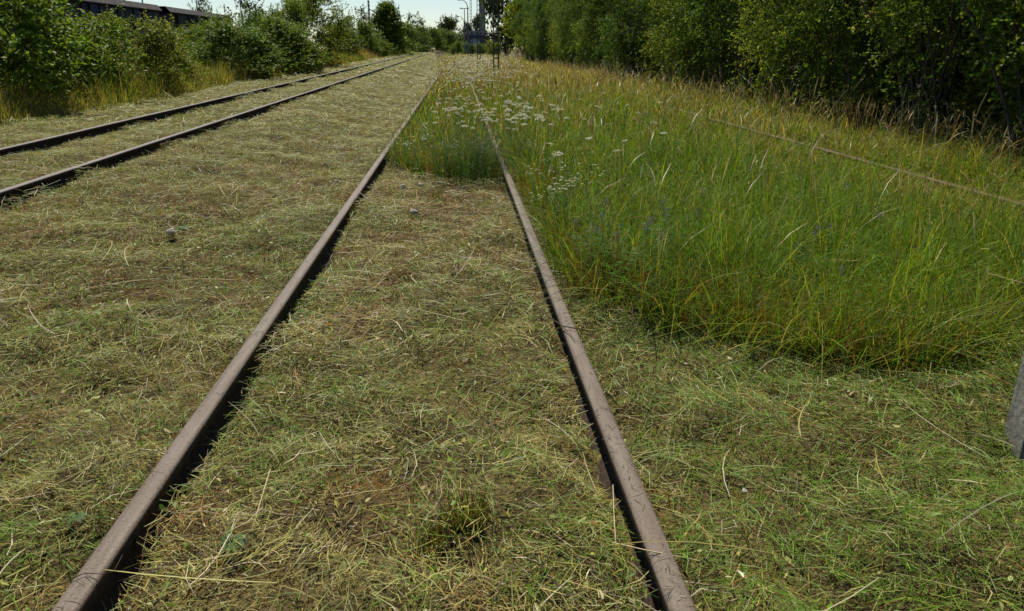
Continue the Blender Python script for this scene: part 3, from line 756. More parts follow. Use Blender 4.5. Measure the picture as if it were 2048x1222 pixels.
def at_px(kind, name, cx, by, ty, wpx, label, cat, group=None, back=0.0, zg=0.17):
    """a plant whose foot is seen at (cx, by) on the ground, its top at row ty, width wpx pixels"""
    p = on_z(cx, by, zg)
    for _ in range(6):
        zg = 0.5 * zg + 0.5 * float(gz(p[0], p[1])); p = on_z(cx, by, zg)
    dist = float(np.dot(p - np.array([0, 0, CAMZ]), FWD))
    top = on_y(cx, ty, p[1])[2]
    return plant(kind, name, p[0], p[1], wpx * dist / F / 2 / VR[kind], (top - zg) / VH[kind], label, cat, group)

# hedge on the right: front row and a taller row behind
HG = 'shrubs of the hedge on the right'
y = 5.2; k = 0
while y < 98:
    kind = ('hedge_a', 'hedge_b', 'hedge_c')[(k * 2 + k // 3) % 3]
    s = prng.uniform(0.9, 1.12)
    x = 8.3 + prng.uniform(-0.75, 0.75) + (0.4 if y < 9 else 0)
    plant(kind, 'hedge_shrub', x, y, s, s * prng.uniform(0.92, 1.1), {'hedge_a': 'dense broad leaved shrub in the front row of the hedge by the meadow', 'hedge_b': 'taller dark shrub in the front row of the hedge by the meadow', 'hedge_c': 'lighter green small leaved shrub in the front row of the hedge'}[kind], 'shrub',
          {'hedge_a': 'broad leaved hedge shrubs', 'hedge_b': 'taller hedge shrubs', 'hedge_c': 'light green hedge shrubs'}[kind])
    y += prng.uniform(1.9, 2.6) + (0.8 if y > 45 else 0); k += 1
y = 5.5; k = 0
while y < 80:
    s = prng.uniform(1.05, 1.2)
    plant(('hedge_b', 'hedge_a')[k % 2], 'hedge_tree', 11.2 + prng.uniform(-0.5, 0.5), y, s, s * 1.05, 'tall dark green tree rising behind the front row of the hedge', 'tree', 'trees behind the hedge')
    y += prng.uniform(2.4, 3.2); k += 1
y = 4.5; k = 0
while y < 46:
    s = prng.uniform(0.95, 1.15)
    plant('bush_b', 'hedge_shrub', 9.0 + prng.uniform(-0.5, 0.5), y, s * 1.1, 1.1 * s, 'low dark shrub filling the shade under the hedge', 'shrub', 'low shrubs under the hedge')
    y += prng.uniform(1.5, 1.9); k += 1
y = 9.0; k = 0
while y < 30:
    s = prng.uniform(1.3, 1.6)
    plant('bush_c', 'hedge_bush', 13.2 + prng.uniform(-0.5, 0.5), y, s, s, 'broad bush deep in the shade behind the hedge trees', 'bush', 'bushes behind the hedge trees')
    y += prng.uniform(2.6, 3.2); k += 1
plant('lime', 'lime_bush', 8.3, 96, 1.15, 1.3, 'rounded lime green bush ending the hedge, next to a tall dark tree', 'bush')
plant('lime', 'lime_bush', 9.2, 88, 1.0, 1.25, 'lime green bush overlapping the rounded one at the hedge end', 'bush')
plant('far', 'dark_tree', on_y(1012, 97, 128)[0], 128, 0.85, 1.7, 'tall dark tree behind the lime green bush at the hedge end', 'tree')
plant('far', 'dark_tree', 15.0, 118, 1.1, 1.6, 'second tall dark tree beyond the hedge, farther from the track', 'tree')

# left side
LG = 'bushes along the left track'
at_px('bush_a', 'broadleaf_bush', 10, 226, -75, 380, 'large near bush with broad green leaves, left of the tracks', 'bush', LG)
at_px('bush_a', 'broadleaf_bush', 140, 204, 8, 280, 'broadleaf bush in front of the wagon with blue panels', 'bush', LG)
at_px('bush_b', 'olive_bush', 262, 189, 28, 250, 'olive green bush with yellowish shoots below the wagon end', 'bush', LG)
at_px('bush_b', 'olive_bush', 340, 178, 72, 150, 'small olive bush beside the bright green reeds', 'bush', LG)
at_px('bush_c', 'leafy_bush', 470, 160, 44, 210, 'leafy green bush next to the reeds, with grass at its foot', 'bush', LG)
at_px('bush_c', 'leafy_bush', 560, 149, 34, 180, 'leafy bush leaning out to the mown strip beside the tallest left bush', 'bush', LG)
at_px('bush_b', 'olive_bush', 602, 147, 80, 100, 'small rusty footed bush under the tallest left bush', 'bush', LG)
at_px('tall', 'tall_bush', 630, 134, -28, 180, 'tallest dense green bush on the left, reaching well above its neighbours', 'bush', LG)
at_px('bush_c', 'leafy_bush', 585, 138, 0, 120, 'dense bush pressed against the tallest left bush', 'bush', LG)
at_px('bush_c', 'leafy_bush', 690, 122, 34, 90, 'dark green bush behind the golden dry grass', 'bush', LG)
at_px('bush_c', 'leafy_bush', 728, 116, 42, 80, 'bush below the striped chimney', 'bush', LG)
at_px('bush_c', 'leafy_bush', 752, 115, 66, 74, 'low bush hiding the foot of the pointed tree', 'bush', LG)
at_px('bush_c', 'leafy_bush', 792, 110, 70, 60, 'low bush between the pointed tree and the yellow green weeds', 'bush', LG)
at_px('cone', 'pointed_tree', 778, 112, 4, 108, 'dense green tree with a pointed top near the striped chimney', 'tree')
for cx, by, ty, wp, lab in ((812, 108, 46, 62, 'round bush right beside the pointed tree'), (840, 106, 52, 64, 'bush behind the bright yellow green weeds'),
                            (866, 104.5, 55, 60, 'bush where the left track curves out of sight'), (890, 103, 57, 60, 'dark bush closing the view at the end of the left track'),
                            (912, 102, 66, 44, 'last low bush at the far end of the meadow')):
    at_px('bush_c', 'far_bush', cx, by, ty, wp, lab, 'bush', 'far bushes along the left track')
at_px('lime', 'green_bush', 430, 150, 30, 150, 'green bush behind the reeds, hiding the foot of the second wagon', 'bush', LG)
at_px('bush_c', 'leafy_bush', 530, 140, 22, 120, 'bush in the second row between reeds and tallest left bush', 'bush', LG)
def skyline(kind, name, cx, ty, wpx, Y, label, group=None):
    p = on_y(cx, 89, Y); top = on_y(cx, ty, Y)[2]
    plant(kind, name, p[0], Y, wpx * Y / F / 2 / VR[kind], top / VH[kind], label, 'tree', group)
skyline('sparse', 'thin_tree', 490, -12, 90, 62, 'thin airy tree behind the second wagon')
skyline('sparse', 'thin_tree', 420, 0, 60, 66, 'sparse twiggy tree beside the slim pole behind the wagons')
skyline('sparse', 'skyline_tree', 829, 30, 56, 240, 'distant dark tree with a gappy crown on the skyline')
skyline('sparse', 'thin_tree', 720, 24, 60, 90, 'thin treetop showing between the tallest bush and the chimney')
skyline('far', 'skyline_tree', 893, 38, 56, 210, 'distant round tree left of the street lamps')
skyline('sparse', 'skyline_tree', 905, 42, 50, 230, 'distant tree with gaps in its crown close to the street lamps')
skyline('far', 'skyline_tree', 953, 28, 34, 330, 'far tree behind the lattice masts')
skyline('far', 'skyline_tree', 934, 44, 22, 330, 'far small tree behind the curved street lamps')
for cx, ty, wp, yy, lab in ((915, 82, 34, 190, 'low bush before the left end of the works building'), (938, 85, 36, 185, 'low bush covering the foot of the works building'), (962, 86, 34, 182, 'low bush covering the foot of the grey tower'), (985, 80, 40, 150, 'low bush beside the mast in front of the tall dark tree')):
    p = on_y(cx, 97, yy); top = on_y(cx, ty, yy)[2]
    plant('bush_c', 'low_bush', p[0], yy, wp * yy / F / 2 / VR['bush_c'], top / VH['bush_c'], lab, 'bush')
for k, (cx, ty, wp) in enumerate(((790, 62, 60), (830, 60, 60), (872, 62, 60), (915, 66, 50), (985, 64, 40), (1010, 55, 50))):
    skyline('far', 'backdrop_tree', cx, ty, wp, 260 + 8 * k, 'low distant tree of the wood closing the horizon', 'low trees on the horizon')

# ------------------------------------------------------------------ wagons on the far left
WX = -18.0
def wagon(y1, length, label, blue):
    """freight wagon whose far end is at y1; its near side faces +X"""
    w = empty('freight_wagon', (WX, y1 - length / 2, 0.2)); tag(w, label, 'wagon', 'freight wagons behind the bushes')
    hl = length / 2
    top = WT - 0.55; z0 = 0.95
    body = MB(); body.box(-2.7, -0.08, -hl, hl, z0, top); body.build('body', M['wagondark'], w)
    # pressed panels between ribs
    y = hl; k = 0; pat = (2.1, 0.85, 1.15, 2.1, 2.1, 1.15, 0.85, 2.1)
    for pw in pat:
        pw = pw * length / 14.0
        a = y - pw + 0.14
        m = MB(); m.box(-0.079, 0.0, a, y - 0.14, z0 + 0.1, top - 0.06)
        p = m.build('side_panel', M['wagonblue'] if (blue and k in (2, 5)) else M['wagon'], w)
        m = MB(); m.box(-0.079, 0.07, y - pw - 0.06, y - pw + 0.06, z0, top); m.build('rib', M['wagondark'], w)
        y -= pw; k += 1
    m = MB()
    m.v = []; ys = (-hl - 0.05, hl + 0.05)
    prof = [(0.14, top - 0.02), (0.14, top + 0.03), (-0.12, top + 0.35), (-1.4, top + 0.36), (-2.65, top + 0.35), (-2.9, top + 0.03), (-2.9, top - 0.02)]
    V = np.array([(px, yy, pz) for yy in ys for px, pz in prof]); n = len(prof)
    m._add(V, [(i, i + 1, n + i + 1, n + i) for i in range(n - 1)] + [(0, n, 2 * n - 1, n - 1)], 0)
    rf = m.build('roof', M['wagonroof'], w)
    m = MB(); m.box(-2.6, -0.15, -hl + 0.1, hl - 0.1, 0.72, z0); m.build('underframe', M['wagondark'], w)
    for yy in (-hl + 2.2, -hl + 4.0, hl - 4.0, hl - 2.2):
        m = MB(); m.tube([(-0.45, yy, 0.46), (-0.32, yy, 0.46)], 0.46, 20); m.tube([(-2.5, yy, 0.46), (-0.2, yy, 0.46)], 0.08, 10)
        m.build('wheel', M['steel'], w)
    return w
d_ = ray(318, 10); WE = WX / d_[0] * d_[1]; WT = CAMZ + WX / d_[0] * d_[2]   # far upper corner of the blue-panelled wagon
wagon(WE, 14.2, 'dark freight wagon with blue panels and grey roof edge behind the near bushes', True)
wagon(WE + 15.6, 14.2, 'plain dark freight wagon coupled beyond the one with blue panels', False)
wagon(WE - 15.6, 14.2, 'dark freight wagon mostly hidden behind the large near bush', True)

# ------------------------------------------------------------------ masts, lamps, buildings
def lattice_mast(x, y, H, label):
    z = float(gz(x, y)); e = empty('lattice_mast', (x, y, z)); tag(e, label, 'mast', 'lattice masts beside the overgrown track')
    w0, w1 = 0.115, 0.075
    for sx in (-1, 1):
        m = MB(); a, b_ = sx * w0, sx * w1
        V = [(a - 0.03, -0.045, -0.1), (a + 0.03, -0.045, -0.1), (a + 0.03, 0.045, -0.1), (a - 0.03, 0.045, -0.1),
             (b_ - 0.022, -0.04, H), (b_ + 0.022, -0.04, H), (b_ + 0.022, 0.04, H), (b_ - 0.022, 0.04, H)]
        m._add(V, [(0, 3, 2, 1), (4, 5, 6, 7), (0, 1, 5, 4), (1, 2, 6, 5), (2, 3, 7, 6), (3, 0, 4, 7)], 0)
        m.build('upright', M['mast'], e)
    me = MB(); me.box(-0.5, 0.5, -0.03, 0.03, -0.028, 0.028); me = me.mesh('rung', M['mast'])
    zz = 0.25
    while zz < H - 0.1:
        w = w0 + (w1 - w0) * zz / H
        link('rung', me, e, (0, 0, zz), 0, (2 * w - 0.03, 1, 1)); zz += 0.36
    m = MB(); m.box(-0.13, 0.13, -0.06, 0.06, H - 0.02, H + 0.07); m.box(-0.03, 0.03, -0.03, 0.03, H + 0.06, H + 0.28); m.build('cap', M['mast'], e)
lattice_mast(on_y(992, 97, 37.5)[0], 37.5, 7.0, 'lattice mast with ladder like rungs standing before the lime green bush')
lattice_mast(on_y(957.5, 97, 63.5)[0], 63.5, 7.0, 'lattice mast standing right before the grey concrete tower')
lattice_mast(on_y(942.8, 97, 96.5)[0], 96.5, 7.0, 'lattice mast with a small cap standing between tower and street lamps')

def lamp_post(px, Y, H, arm, label, tee=False):
    p = on_y(px, 89, Y); e = empty('street_lamp', (p[0], Y, 0)); tag(e, label, 'street lamp', 'street lamps near the works building')
    m = MB(); m.tube([(0, 0, -0.1), (0, 0, H * 0.72), (0, 0, H * 0.86 if not tee else H)], [0.11, 0.09, 0.07], 8); m.build('pole', M['lamp'], e, flat=False)
    if tee:
        m = MB(); m.tube([(-0.55, 0, H - 0.04), (0.55, 0, H + 0.06)], 0.06, 6); m.build('crossarm', M['lamp'], e)
        for s in (-1, 1):
            m = MB(); m.box(s * 0.65 - 0.3, s * 0.65 + 0.3, -0.16, 0.16, H - 0.02, H + 0.14); m.build('lamp_head', M['lamphead'], e)
    else:
        th = np.linspace(0, 1, 8)
        pts = np.stack([-arm * th ** 1.6, 0 * th, H * 0.86 + (H * 0.14) * np.sin(th * math.pi / 2) ** 0.8], 1)
        m = MB(); m.tube(pts, np.linspace(0.07, 0.05, 8), 6); m.build('arm', M['lamp'], e, flat=False)
        m = MB(); m.tube([(-arm + 0.05, 0, H), (-arm - 0.3, 0, H + 0.05), (-arm - 0.75, 0, H + 0.10)], [0.08, 0.16, 0.07], 8); m.build('lamp_head', M['lamphead'], e, flat=False)
lamp_post(936.5, 125, 8.4, 1.0, 'tall street lamp with a curved arm next to a lattice mast')
lamp_post(928.5, 200, 8.9, 1.4, 'lower looking street lamp with a long arm over the far bushes')
lamp_post(930, 165, 9.0, 0, 'street lamp with a double flat head on a straight pole', True)

def thin_pole(px, py_top, Y, label):
    p = on_y(px, 89, Y); t = on_y(px, py_top, Y)
    e = empty('slim_pole', (p[0], Y, 0)); tag(e, label, 'pole', 'slim poles behind the wagons')
    m = MB(); m.tube([(0, 0, -0.1), (0, 0, t[2])], [0.07, 0.05], 8); m.build('shaft', M['lamphead'], e)
    m = MB(); m.tube([(-0.05, 0, t[2] - 0.1), (0.9, 0, t[2] + 0.05)], 0.04, 6); m.build('bracket', M['lamphead'], e)
thin_pole(403, 0, 72, 'slim pale pole with a bracket beside the sparse twiggy tree')
thin_pole(297, -12, 60, 'slim pale pole rising behind the roof of the wagon with blue panels')

# striped chimney
p = on_y(741.5, 89, 620)
e = empty('striped_chimney', (p[0], 620, 0)); tag(e, 'tall striped industrial chimney in the distance behind the bushes', 'chimney')
Hc = on_y(741, 1, 620)[2]
zz = 0.0; k = 0
bands = [(0, 0.60)] + [(0.60 + 0.04 * i, 0.60 + 0.04 * (i + 1)) for i in range(10)]
for k, (a, b_) in enumerate(bands):
    m = MB(); m.tube([(0, 0, a * Hc), (0, 0, b_ * Hc)], [0.95 - 0.25 * a, 0.95 - 0.25 * b_], 16)
    if k == len(bands) - 1: m.tube([(0, 0, Hc - 0.6), (0, 0, Hc + 0.02)], 0.82, 16)
    m.build('band', M['chim_r'] if k % 2 == 0 else M['chim_w'], e, flat=False)

# concrete tower and works building
YT = 300.0
a = on_y(959.5, 89, YT)[0]; b_ = on_y(971.5, 89, YT)[0]
e = empty('concrete_tower', ((a + b_) / 2, YT, 0)); tag(e, 'plain grey concrete tower rising out of view behind the masts', 'tower')
hw = (b_ - a) / 2
m = MB(); m.box(-hw, hw, 0, 3, -0.2, 30); m.build('shaft', M['tower'], e)
m = MB(); m.box(-hw - 0.15, hw + 0.15, -0.15, 3.15, 30, 30.6); m.build('parapet', M['tower'], e)
for i in range(7):
    m = MB(); m.box(-0.35, 0.35, -0.03, 0.05, 3.5 + i * 3.6, 5.2 + i * 3.6); m.build('window', M['glass'], e)
a = on_y(937, 89, 280)[0]; b_ = on_y(968, 89, 280)[0]
zt = on_y(950, 62.5, 280)[2]; zm = on_y(950, 70, 280)[2]; zl = on_y(950, 77, 280)[2]
e = empty('works_building', (a, 280, 0)); tag(e, 'low works building with a pale top and dark blue band at the tower foot', 'building')
L = b_ - a
m = MB(); m.box(0, L, 0.1, 8, -0.1, zt - 0.1); m.build('wall', M['bwhite'], e)
m = MB(); m.box(-0.8, L + 0.2, -0.25, 0.09, zl, zm); m.build('blue_band', M['bblue'], e)
m = MB(); m.box(-0.1, L + 0.1, -0.05, 8.1, zt - 0.1, zt + 0.1); m.build('roof', M['bwhite'], e)
m = MB(); m.box(0.05, 0.55, -0.12, 0.09, -0.1, zl); m.build('pillar', M['bblue'], e)
m = MB(); m.box(L * 0.78, L * 0.97, -0.02, 0.09, 0, zl - 0.2); m.build('gate', M['bblue'], e)
for i in range(3):
    m = MB(); m.box(0.9 + i * 1.5, 1.9 + i * 1.5, 0.02, 0.09, zm + 0.25, zt - 0.35); m.build('window', M['glass'], e)

# ------------------------------------------------------------------ concrete post at the right edge
p = on_z(2078, 892, 0.03)
e = empty('concrete_post', (p[0], p[1], 0.0), R(-16)); tag(e, 'short grey concrete post standing in the mown grass by the meadow edge', 'post')
m = MB()
w0, w1, H = 0.088, 0.082, 0.62; c0 = 0.012
def ring(w, z): return [(-w + c0, -w, z), (w - c0, -w, z), (w, -w + c0, z), (w, w - c0, z), (w - c0, w, z), (-w + c0, w, z), (-w, w - c0, z), (-w, -w + c0, z)]
V = []
zs = [-0.15, 0.0, 0.2, 0.42, H - 0.015, H]
for z in zs: V += ring(w0 + (w1 - w0) * max(z, 0) / H - (0.012 if z == H else 0), z)
Q = []
for i in range(len(zs) - 1):
    for j in range(8): Q.append((i * 8 + j, i * 8 + (j + 1) % 8, (i + 1) * 8 + (j + 1) % 8, (i + 1) * 8 + j))
m._add(V, Q, 0)
t = (len(zs) - 1) * 8
m._add([V[t + j] for j in range(8)], [(0, 1, 2, 3), (0, 3, 4, 7), (4, 5, 6, 7)], 0)
m.build('shaft', M['concrete'], e)

# ------------------------------------------------------------------ flowers
def umbel_mesh(seed, col, n=46, rad=0.04, h=0.7):
    r = np.random.default_rng(seed); s = Soup()
    # stem and rays
    x0 = r.normal(0, 0.03, 2)
    ts = np.linspace(0, 1, 5)
    C = np.stack([x0[0] * ts ** 2, x0[1] * ts ** 2, ts * (h - 0.03)], 1)[None]
    for az in (0.3, 1.9): s.ribbons(C, np.array([[math.cos(az), math.sin(az), 0]]), np.full((1, 5), 0.0035), np.array([[0.13, 0.18, 0.05]]))
    a = np.array([x0[0], x0[1], h - 0.03])
    q = np.sqrt(r.random(n)) * rad; th = r.uniform(0, 6.28, n)
    P = np.stack([a[0] + q * np.cos(th), a[1] + q * np.sin(th), h + 0.012 - 11 * q ** 2 + r.normal(0, 0.004, n)], 1)
    rays = P[::3]
    C = np.stack([np.repeat(a[None], len(rays), 0), rays], 1)
    s.ribbons(C, np.tile([[1.0, 0, 0]], (len(rays), 1)), np.full((len(rays), 2), 0.002), np.tile([[0.16, 0.2, 0.07]], (len(rays), 1)))
    L = r.uniform(0.010, 0.017, n)
    straws(P, L, L * 0.9, 2, np.tile([col], (n, 1)) * r.uniform(0.8, 1.1, (n, 1)), r, soup=s, tilt=0.5)
    # a few divided leaves low on the stem
    k = 14; z = r.uniform(0.05, h * 0.6, k)
    straws(np.stack([r.normal(0, 0.03, k), r.normal(0, 0.03, k), z], 1), r.uniform(0.04, 0.09, k), np.full(k, 0.006), 3, palette([1], [(0.09, 0.15, 0.03)], k, r), r, soup=s, tilt=0.6)
    return s.mesh('umbel_flower', M['petal'])
UM = [umbel_mesh(k, c_) for k, c_ in enumerate([(0.62, 0.62, 0.44), (0.68, 0.68, 0.56), (0.55, 0.54, 0.32), (0.64, 0.63, 0.48)])]
def flowers(meshes, name, label, cat, group, px, py, sx, sy_, n, h0, h1, s0=0.8, s1=1.25, seed=0):
    r = np.random.default_rng(seed + int(px)); k = 0; tries = 0
    while k < n and tries < n * 8:
        tries += 1
        u, v = r.normal(px, sx), r.normal(py, sy_); h = r.uniform(h0, h1)
        if v < 97: continue
        p = on_z(u, v, h)
        if not bool(tall(np.array([p[0]]), np.array([p[1]]))[0]): continue
        z = float(gz(p[0], p[1])); s = r.uniform(s0, s1)
        o = link(name, meshes[r.integers(len(meshes))], None, (p[0], p[1], z - 0.01), r.uniform(0, 6.28), (s, s, (h - z) / 0.7))
        o.rotation_euler = (r.normal(0, 0.14), r.normal(0, 0.14), r.uniform(0, 6.28))
        tag(o, label, cat, group); k += 1
A_ = ('umbel_flower', 'flower')
flowers(UM, A_[0], 'white flat topped umbel in the dense cluster right of the overgrown rail', A_[1], 'umbels clustered right of the overgrown rail', 1015, 218, 34, 18, 80, 0.5, 0.72, 0.55, 1.15)
flowers(UM, A_[0], 'white umbel in the cluster between the overgrown rails', A_[1], 'umbels between the overgrown rails', 925, 210, 36, 26, 66, 0.42, 0.62, 0.5, 1.1)
flowers(UM, A_[0], 'lone white umbel scattered in the meadow away from the clusters', A_[1], 'scattered umbels in the meadow', 1130, 220, 110, 45, 34, 0.5, 0.68, 0.6, 1.2)
flowers(UM, A_[0], 'cream umbel in the far flowery strip beyond the clusters', A_[1], 'umbels in the far flowery strip', 985, 148, 55, 14, 80, 0.5, 0.72, 0.7, 1.4)
# still farther ones run together
ff = Soup(); n = 2600
u = rng.normal(950, 45, n); v = 98 + np.abs(rng.normal(0, 30, n)); P = []
for uu, vv in zip(u, v):
    h = rng.uniform(0.45, 0.7); p = on_z(uu, vv, h)
    if 16 < p[1] < 120: P.append(p)
P = np.array(P); k = tall(P[:, 0], P[:, 1]); P = P[k]; n = len(P)
straws(P, U(0.05, 0.09, n) * np.clip(P[:, 1] / 30, 1, 2.2), U(0.04, 0.07, n) * np.clip(P[:, 1] / 30, 1, 2.2), 2, palette([1, 1, 0.6], [(0.58, 0.58, 0.42), (0.6, 0.6, 0.48), (0.5, 0.48, 0.32)], n), soup=ff, tilt=0.12)
tag(link('far_umbels', ff.mesh('far_umbels', M['petal'])), 'haze of cream umbels over the far meadow around the masts', 'flowers', kind='stuff')

def daisy_mesh(seed):
    r = np.random.default_rng(seed); s = Soup(); m = 7
    tips = np.stack([r.normal(0, 0.06, m), r.normal(0, 0.06, m), r.uniform(0.55, 0.7, m)], 1)
    b0 = np.array([0, 0, 0.0]); f = np.array([0, 0, 0.38])
    C = np.stack([np.repeat(b0[None], m, 0), np.repeat(f[None], m, 0) + r.normal(0, 0.01, (m, 3)), tips], 1)
    s.ribbons(C, np.tile([[1.0, 0.2, 0]], (m, 1)), np.full((m, 3), 0.0028), np.tile([[0.09, 0.14, 0.04]], (m, 1)))
    for t in tips:
        k = 8; th = np.arange(k) * 2 * math.pi / k
        P = np.stack([t[0] + 0.007 * np.cos(th), t[1] + 0.007 * np.sin(th), np.full(k, t[2])], 1)
        straws(P, np.full(k, 0.013), np.full(k, 0.006), 2, np.tile([[0.72, 0.72, 0.70]], (k, 1)), r, az=th, soup=s, tilt=0.2)
        straws(np.array([t + [0, 0, 0.002]]), np.array([0.009]), np.array([0.009]), 2, np.array([[0.55, 0.42, 0.05]]), r, soup=s, tilt=0.1)
    k = 24
    straws(np.stack([r.normal(0, 0.02, k), r.normal(0, 0.02, k), r.uniform(0.05, 0.5, k)], 1), r.uniform(0.03, 0.07, k), np.full(k, 0.007), 3, palette([1], [(0.08, 0.14, 0.03)], k, r), r, soup=s, tilt=0.6)
    return s.mesh('daisy', M['petal'])
DA = [daisy_mesh(k) for k in range(3)]
flowers(DA, 'daisy_plant', 'small white daisies on thin stems in the grass right of the rail', 'flower', 'daisies right of the rail', 1120, 350, 34, 20, 16, 0.35, 0.5, 0.8, 1.1, 3)
flowers(DA, 'daisy_plant', 'small white daisies around the bushy weed between the rails', 'flower', 'daisies around the bushy weed', 905, 292, 60, 20, 20, 0.3, 0.48, 0.8, 1.1, 4)

def vetch_mesh(seed):
    r = np.random.default_rng(seed); s = Soup()
    ts = np.linspace(0, 1, 6); az = r.uniform(0, 6.28)
    C = np.stack([0.12 * ts ** 2 * math.cos(az), 0.12 * ts ** 2 * math.sin(az), 0.7 * ts], 1)[None]
    s.ribbons(C, np.array([[math.sin(az), -math.cos(az), 0]]), np.full((1, 6), 0.003), np.array([[0.07, 0.13, 0.03]]))
    tip = C[0, -1]; k = 26
    P = tip + np.stack([r.normal(0, 0.010, k), r.normal(0, 0.010, k), r.uniform(-0.07, 0.01, k)], 1)
    straws(P, r.uniform(0.010, 0.016, k), np.full(k, 0.007), 2, palette([1, 0.8], [(0.07, 0.04, 0.20), (0.11, 0.06, 0.24)], k, r), r, soup=s, tilt=0.7)
    for q in range(34):          # feathered leaves
        f = C[0, 1 + q % 4] * (1 - 0.3 * r.random()) + np.append(r.normal(0, 0.06, 2), 0) ; a2 = r.uniform(0, 6.28); n = 12
        t2 = np.repeat(np.linspace(0.15, 1, 6), 2)
        mid = f + np.stack([0.09 * t2 * math.cos(a2), 0.09 * t2 * math.sin(a2), 0.05 * t2], 1)
        straws(mid, np.full(n, 0.026), np.full(n, 0.005), 2, palette([1], [(0.09, 0.20, 0.02)], n, r), r, az=np.tile([a2 + 1.2, a2 - 1.2], 6), soup=s, tilt=0.2)
    return s.mesh('vetch', M['grass'])
VE = [vetch_mesh(k) for k in range(4)]
VL = ('purple vetch flower spike in the dark green clump near the mown edge', 'flower', 'vetch in the green clump')
flowers(VE, 'vetch', *VL, 1290, 425, 75, 24, 22, 0.38, 0.52, 0.9, 1.2, 5)
flowers(VE, 'vetch', 'lone purple vetch spike in the grass towards the overgrown right track', 'flower', 'scattered vetch', 1700, 470, 150, 45, 10, 0.38, 0.5, 0.9, 1.2, 6)

# bushy weed and grass tufts between the rails
def weed(name, px, py, hgt, rad, n, cols, wts, label, cat, seed, leafy_=True, z=0.02):
    r = np.random.default_rng(seed); p = on_z(px, py, z); s = Soup()
    x = r.normal(0, rad * 0.45, n); y = r.normal(0, rad * 0.45, n)
    P = np.stack([x, y, gz(p[0] + x, p[1] + y) - float(gz(p[0], p[1]))], 1)
    az = np.arctan2(y, x) + r.normal(0, 0.6, n)
    h = hgt * r.uniform(0.55, 1.05, n)
    blades(P, h, np.full(n, 0.005), 4, palette(wts, cols, n, r), 0.22, 0.2, r, az=az, soup=s)
    if leafy_:
        k = 9
        t = np.tile(np.linspace(0.2, 0.98, k), n)
        base = np.repeat(P, k, 0) + np.stack([np.cos(np.repeat(az, k)), np.sin(np.repeat(az, k)), np.zeros(n * k)], 1) * (np.repeat(h, k) * 0.2 * t)[:, None]
        base[:, 2] += np.repeat(h, k) * t * 0.97
        straws(base + r.normal(0, 0.012, (n * k, 3)), r.uniform(0.02, 0.05, n * k), r.uniform(0.005, 0.010, n * k), 2, palette(wts, cols, n * k, r), r, soup=s, tilt=0.6)
    return tag(link(name, s.mesh(name, M['grass']), None, (p[0], p[1], float(gz(p[0], p[1])))), label, cat)
weed('bushy_weed', 925, 362, 0.56, 0.34, 330, [(0.05, 0.12, 0.025), (0.065, 0.135, 0.025), (0.045, 0.09, 0.03)], [1, 0.8, 0.8], 'dark green bushy weed at the mown edge between the rails', 'weed', 31)
weed('bushy_weed', 978, 352, 0.50, 0.26, 240, [(0.065, 0.115, 0.03), (0.08, 0.12, 0.035), (0.11, 0.11, 0.04)], [1, 0.8, 0.5], 'dark feathery weed leaning against the right rail at the mown edge', 'weed', 32)
weed('bushy_weed', 810, 325, 0.34, 0.30, 90, [(0.075, 0.12, 0.04), (0.10, 0.13, 0.05), (0.13, 0.12, 0.05)], [1, 0.8, 0.5], 'thin grey green weed beside the left rail at the mown edge', 'weed', 33)
weed('grass_tuft', 853, 333, 0.36, 0.20, 420, [(0.16, 0.26, 0.03), (0.20, 0.26, 0.04), (0.28, 0.15, 0.04)], [1, 0.8, 0.5], 'bright green tuft with rusty base beside the dark bushy weed', 'grass', 34, False)
weed('grass_tuft', 688, 384, 0.0, 0.0, 1, [(0.1, 0.15, 0.03)], [1], 'x', 'grass', 35, False) if False else None
for k, (px, py, hh, rr, n, lab) in enumerate(((870, 400, 0.09, 0.12, 120, 'small green tuft just in front of the dark bushy weed'), (935, 1045, 0.10, 0.10, 200, 'mossy brown tuft between the rails near the long bleached stalks'), (870, 1080, 0.07, 0.09, 160, 'flat mossy tuft between the rails'))):
    weed('grass_tuft', px, py, hh, rr * 0.8, n, [(0.12, 0.17, 0.03), (0.16, 0.17, 0.05), (0.24, 0.15, 0.05)], [1, 0.8, 0.9 if k > 0 else 0.2], lab, 'grass', 40 + k, False)

# plantain rosettes
def rosette(px, py, n, L, label, seed):
    r = np.random.default_rng(seed); p = on_z(px, py, 0.02); e_ = empty('rosette_weed', (p[0], p[1], float(gz(p[0], p[1])) + 0.035))
    tag(e_, label, 'weed')
    for k in range(n):
        s = Soup(); az = k * 2.4 + r.normal(0, 0.2); K = 6; t = np.linspace(0, 1, K)
        l = L * r.uniform(0.7, 1.1)
        C = np.stack([l * t * math.cos(az), l * t * math.sin(az), 0.5 * l * t - 0.55 * l * t ** 2], 1)[None]
        s.ribbons(C, np.array([[-math.sin(az), math.cos(az), 0.1]]), (l * 0.36 * np.array([[0.15, 0.7, 1.0, 0.9, 0.55, 0.05]])), palette([1], [(0.11, 0.19, 0.05)], 1, r))
        link('leaf', s.mesh('leaf', M['leaf']), e_)
rosette(470, 1108, 12, 0.06, 'pale green leafy rosette beside the left rail', 51)
rosette(150, 1050, 9, 0.045, 'small green rosette in the mown grass outside the left rail', 52)
rosette(365, 470, 10, 0.10, 'bright green rosette beside the pale stone near the left track', 53)

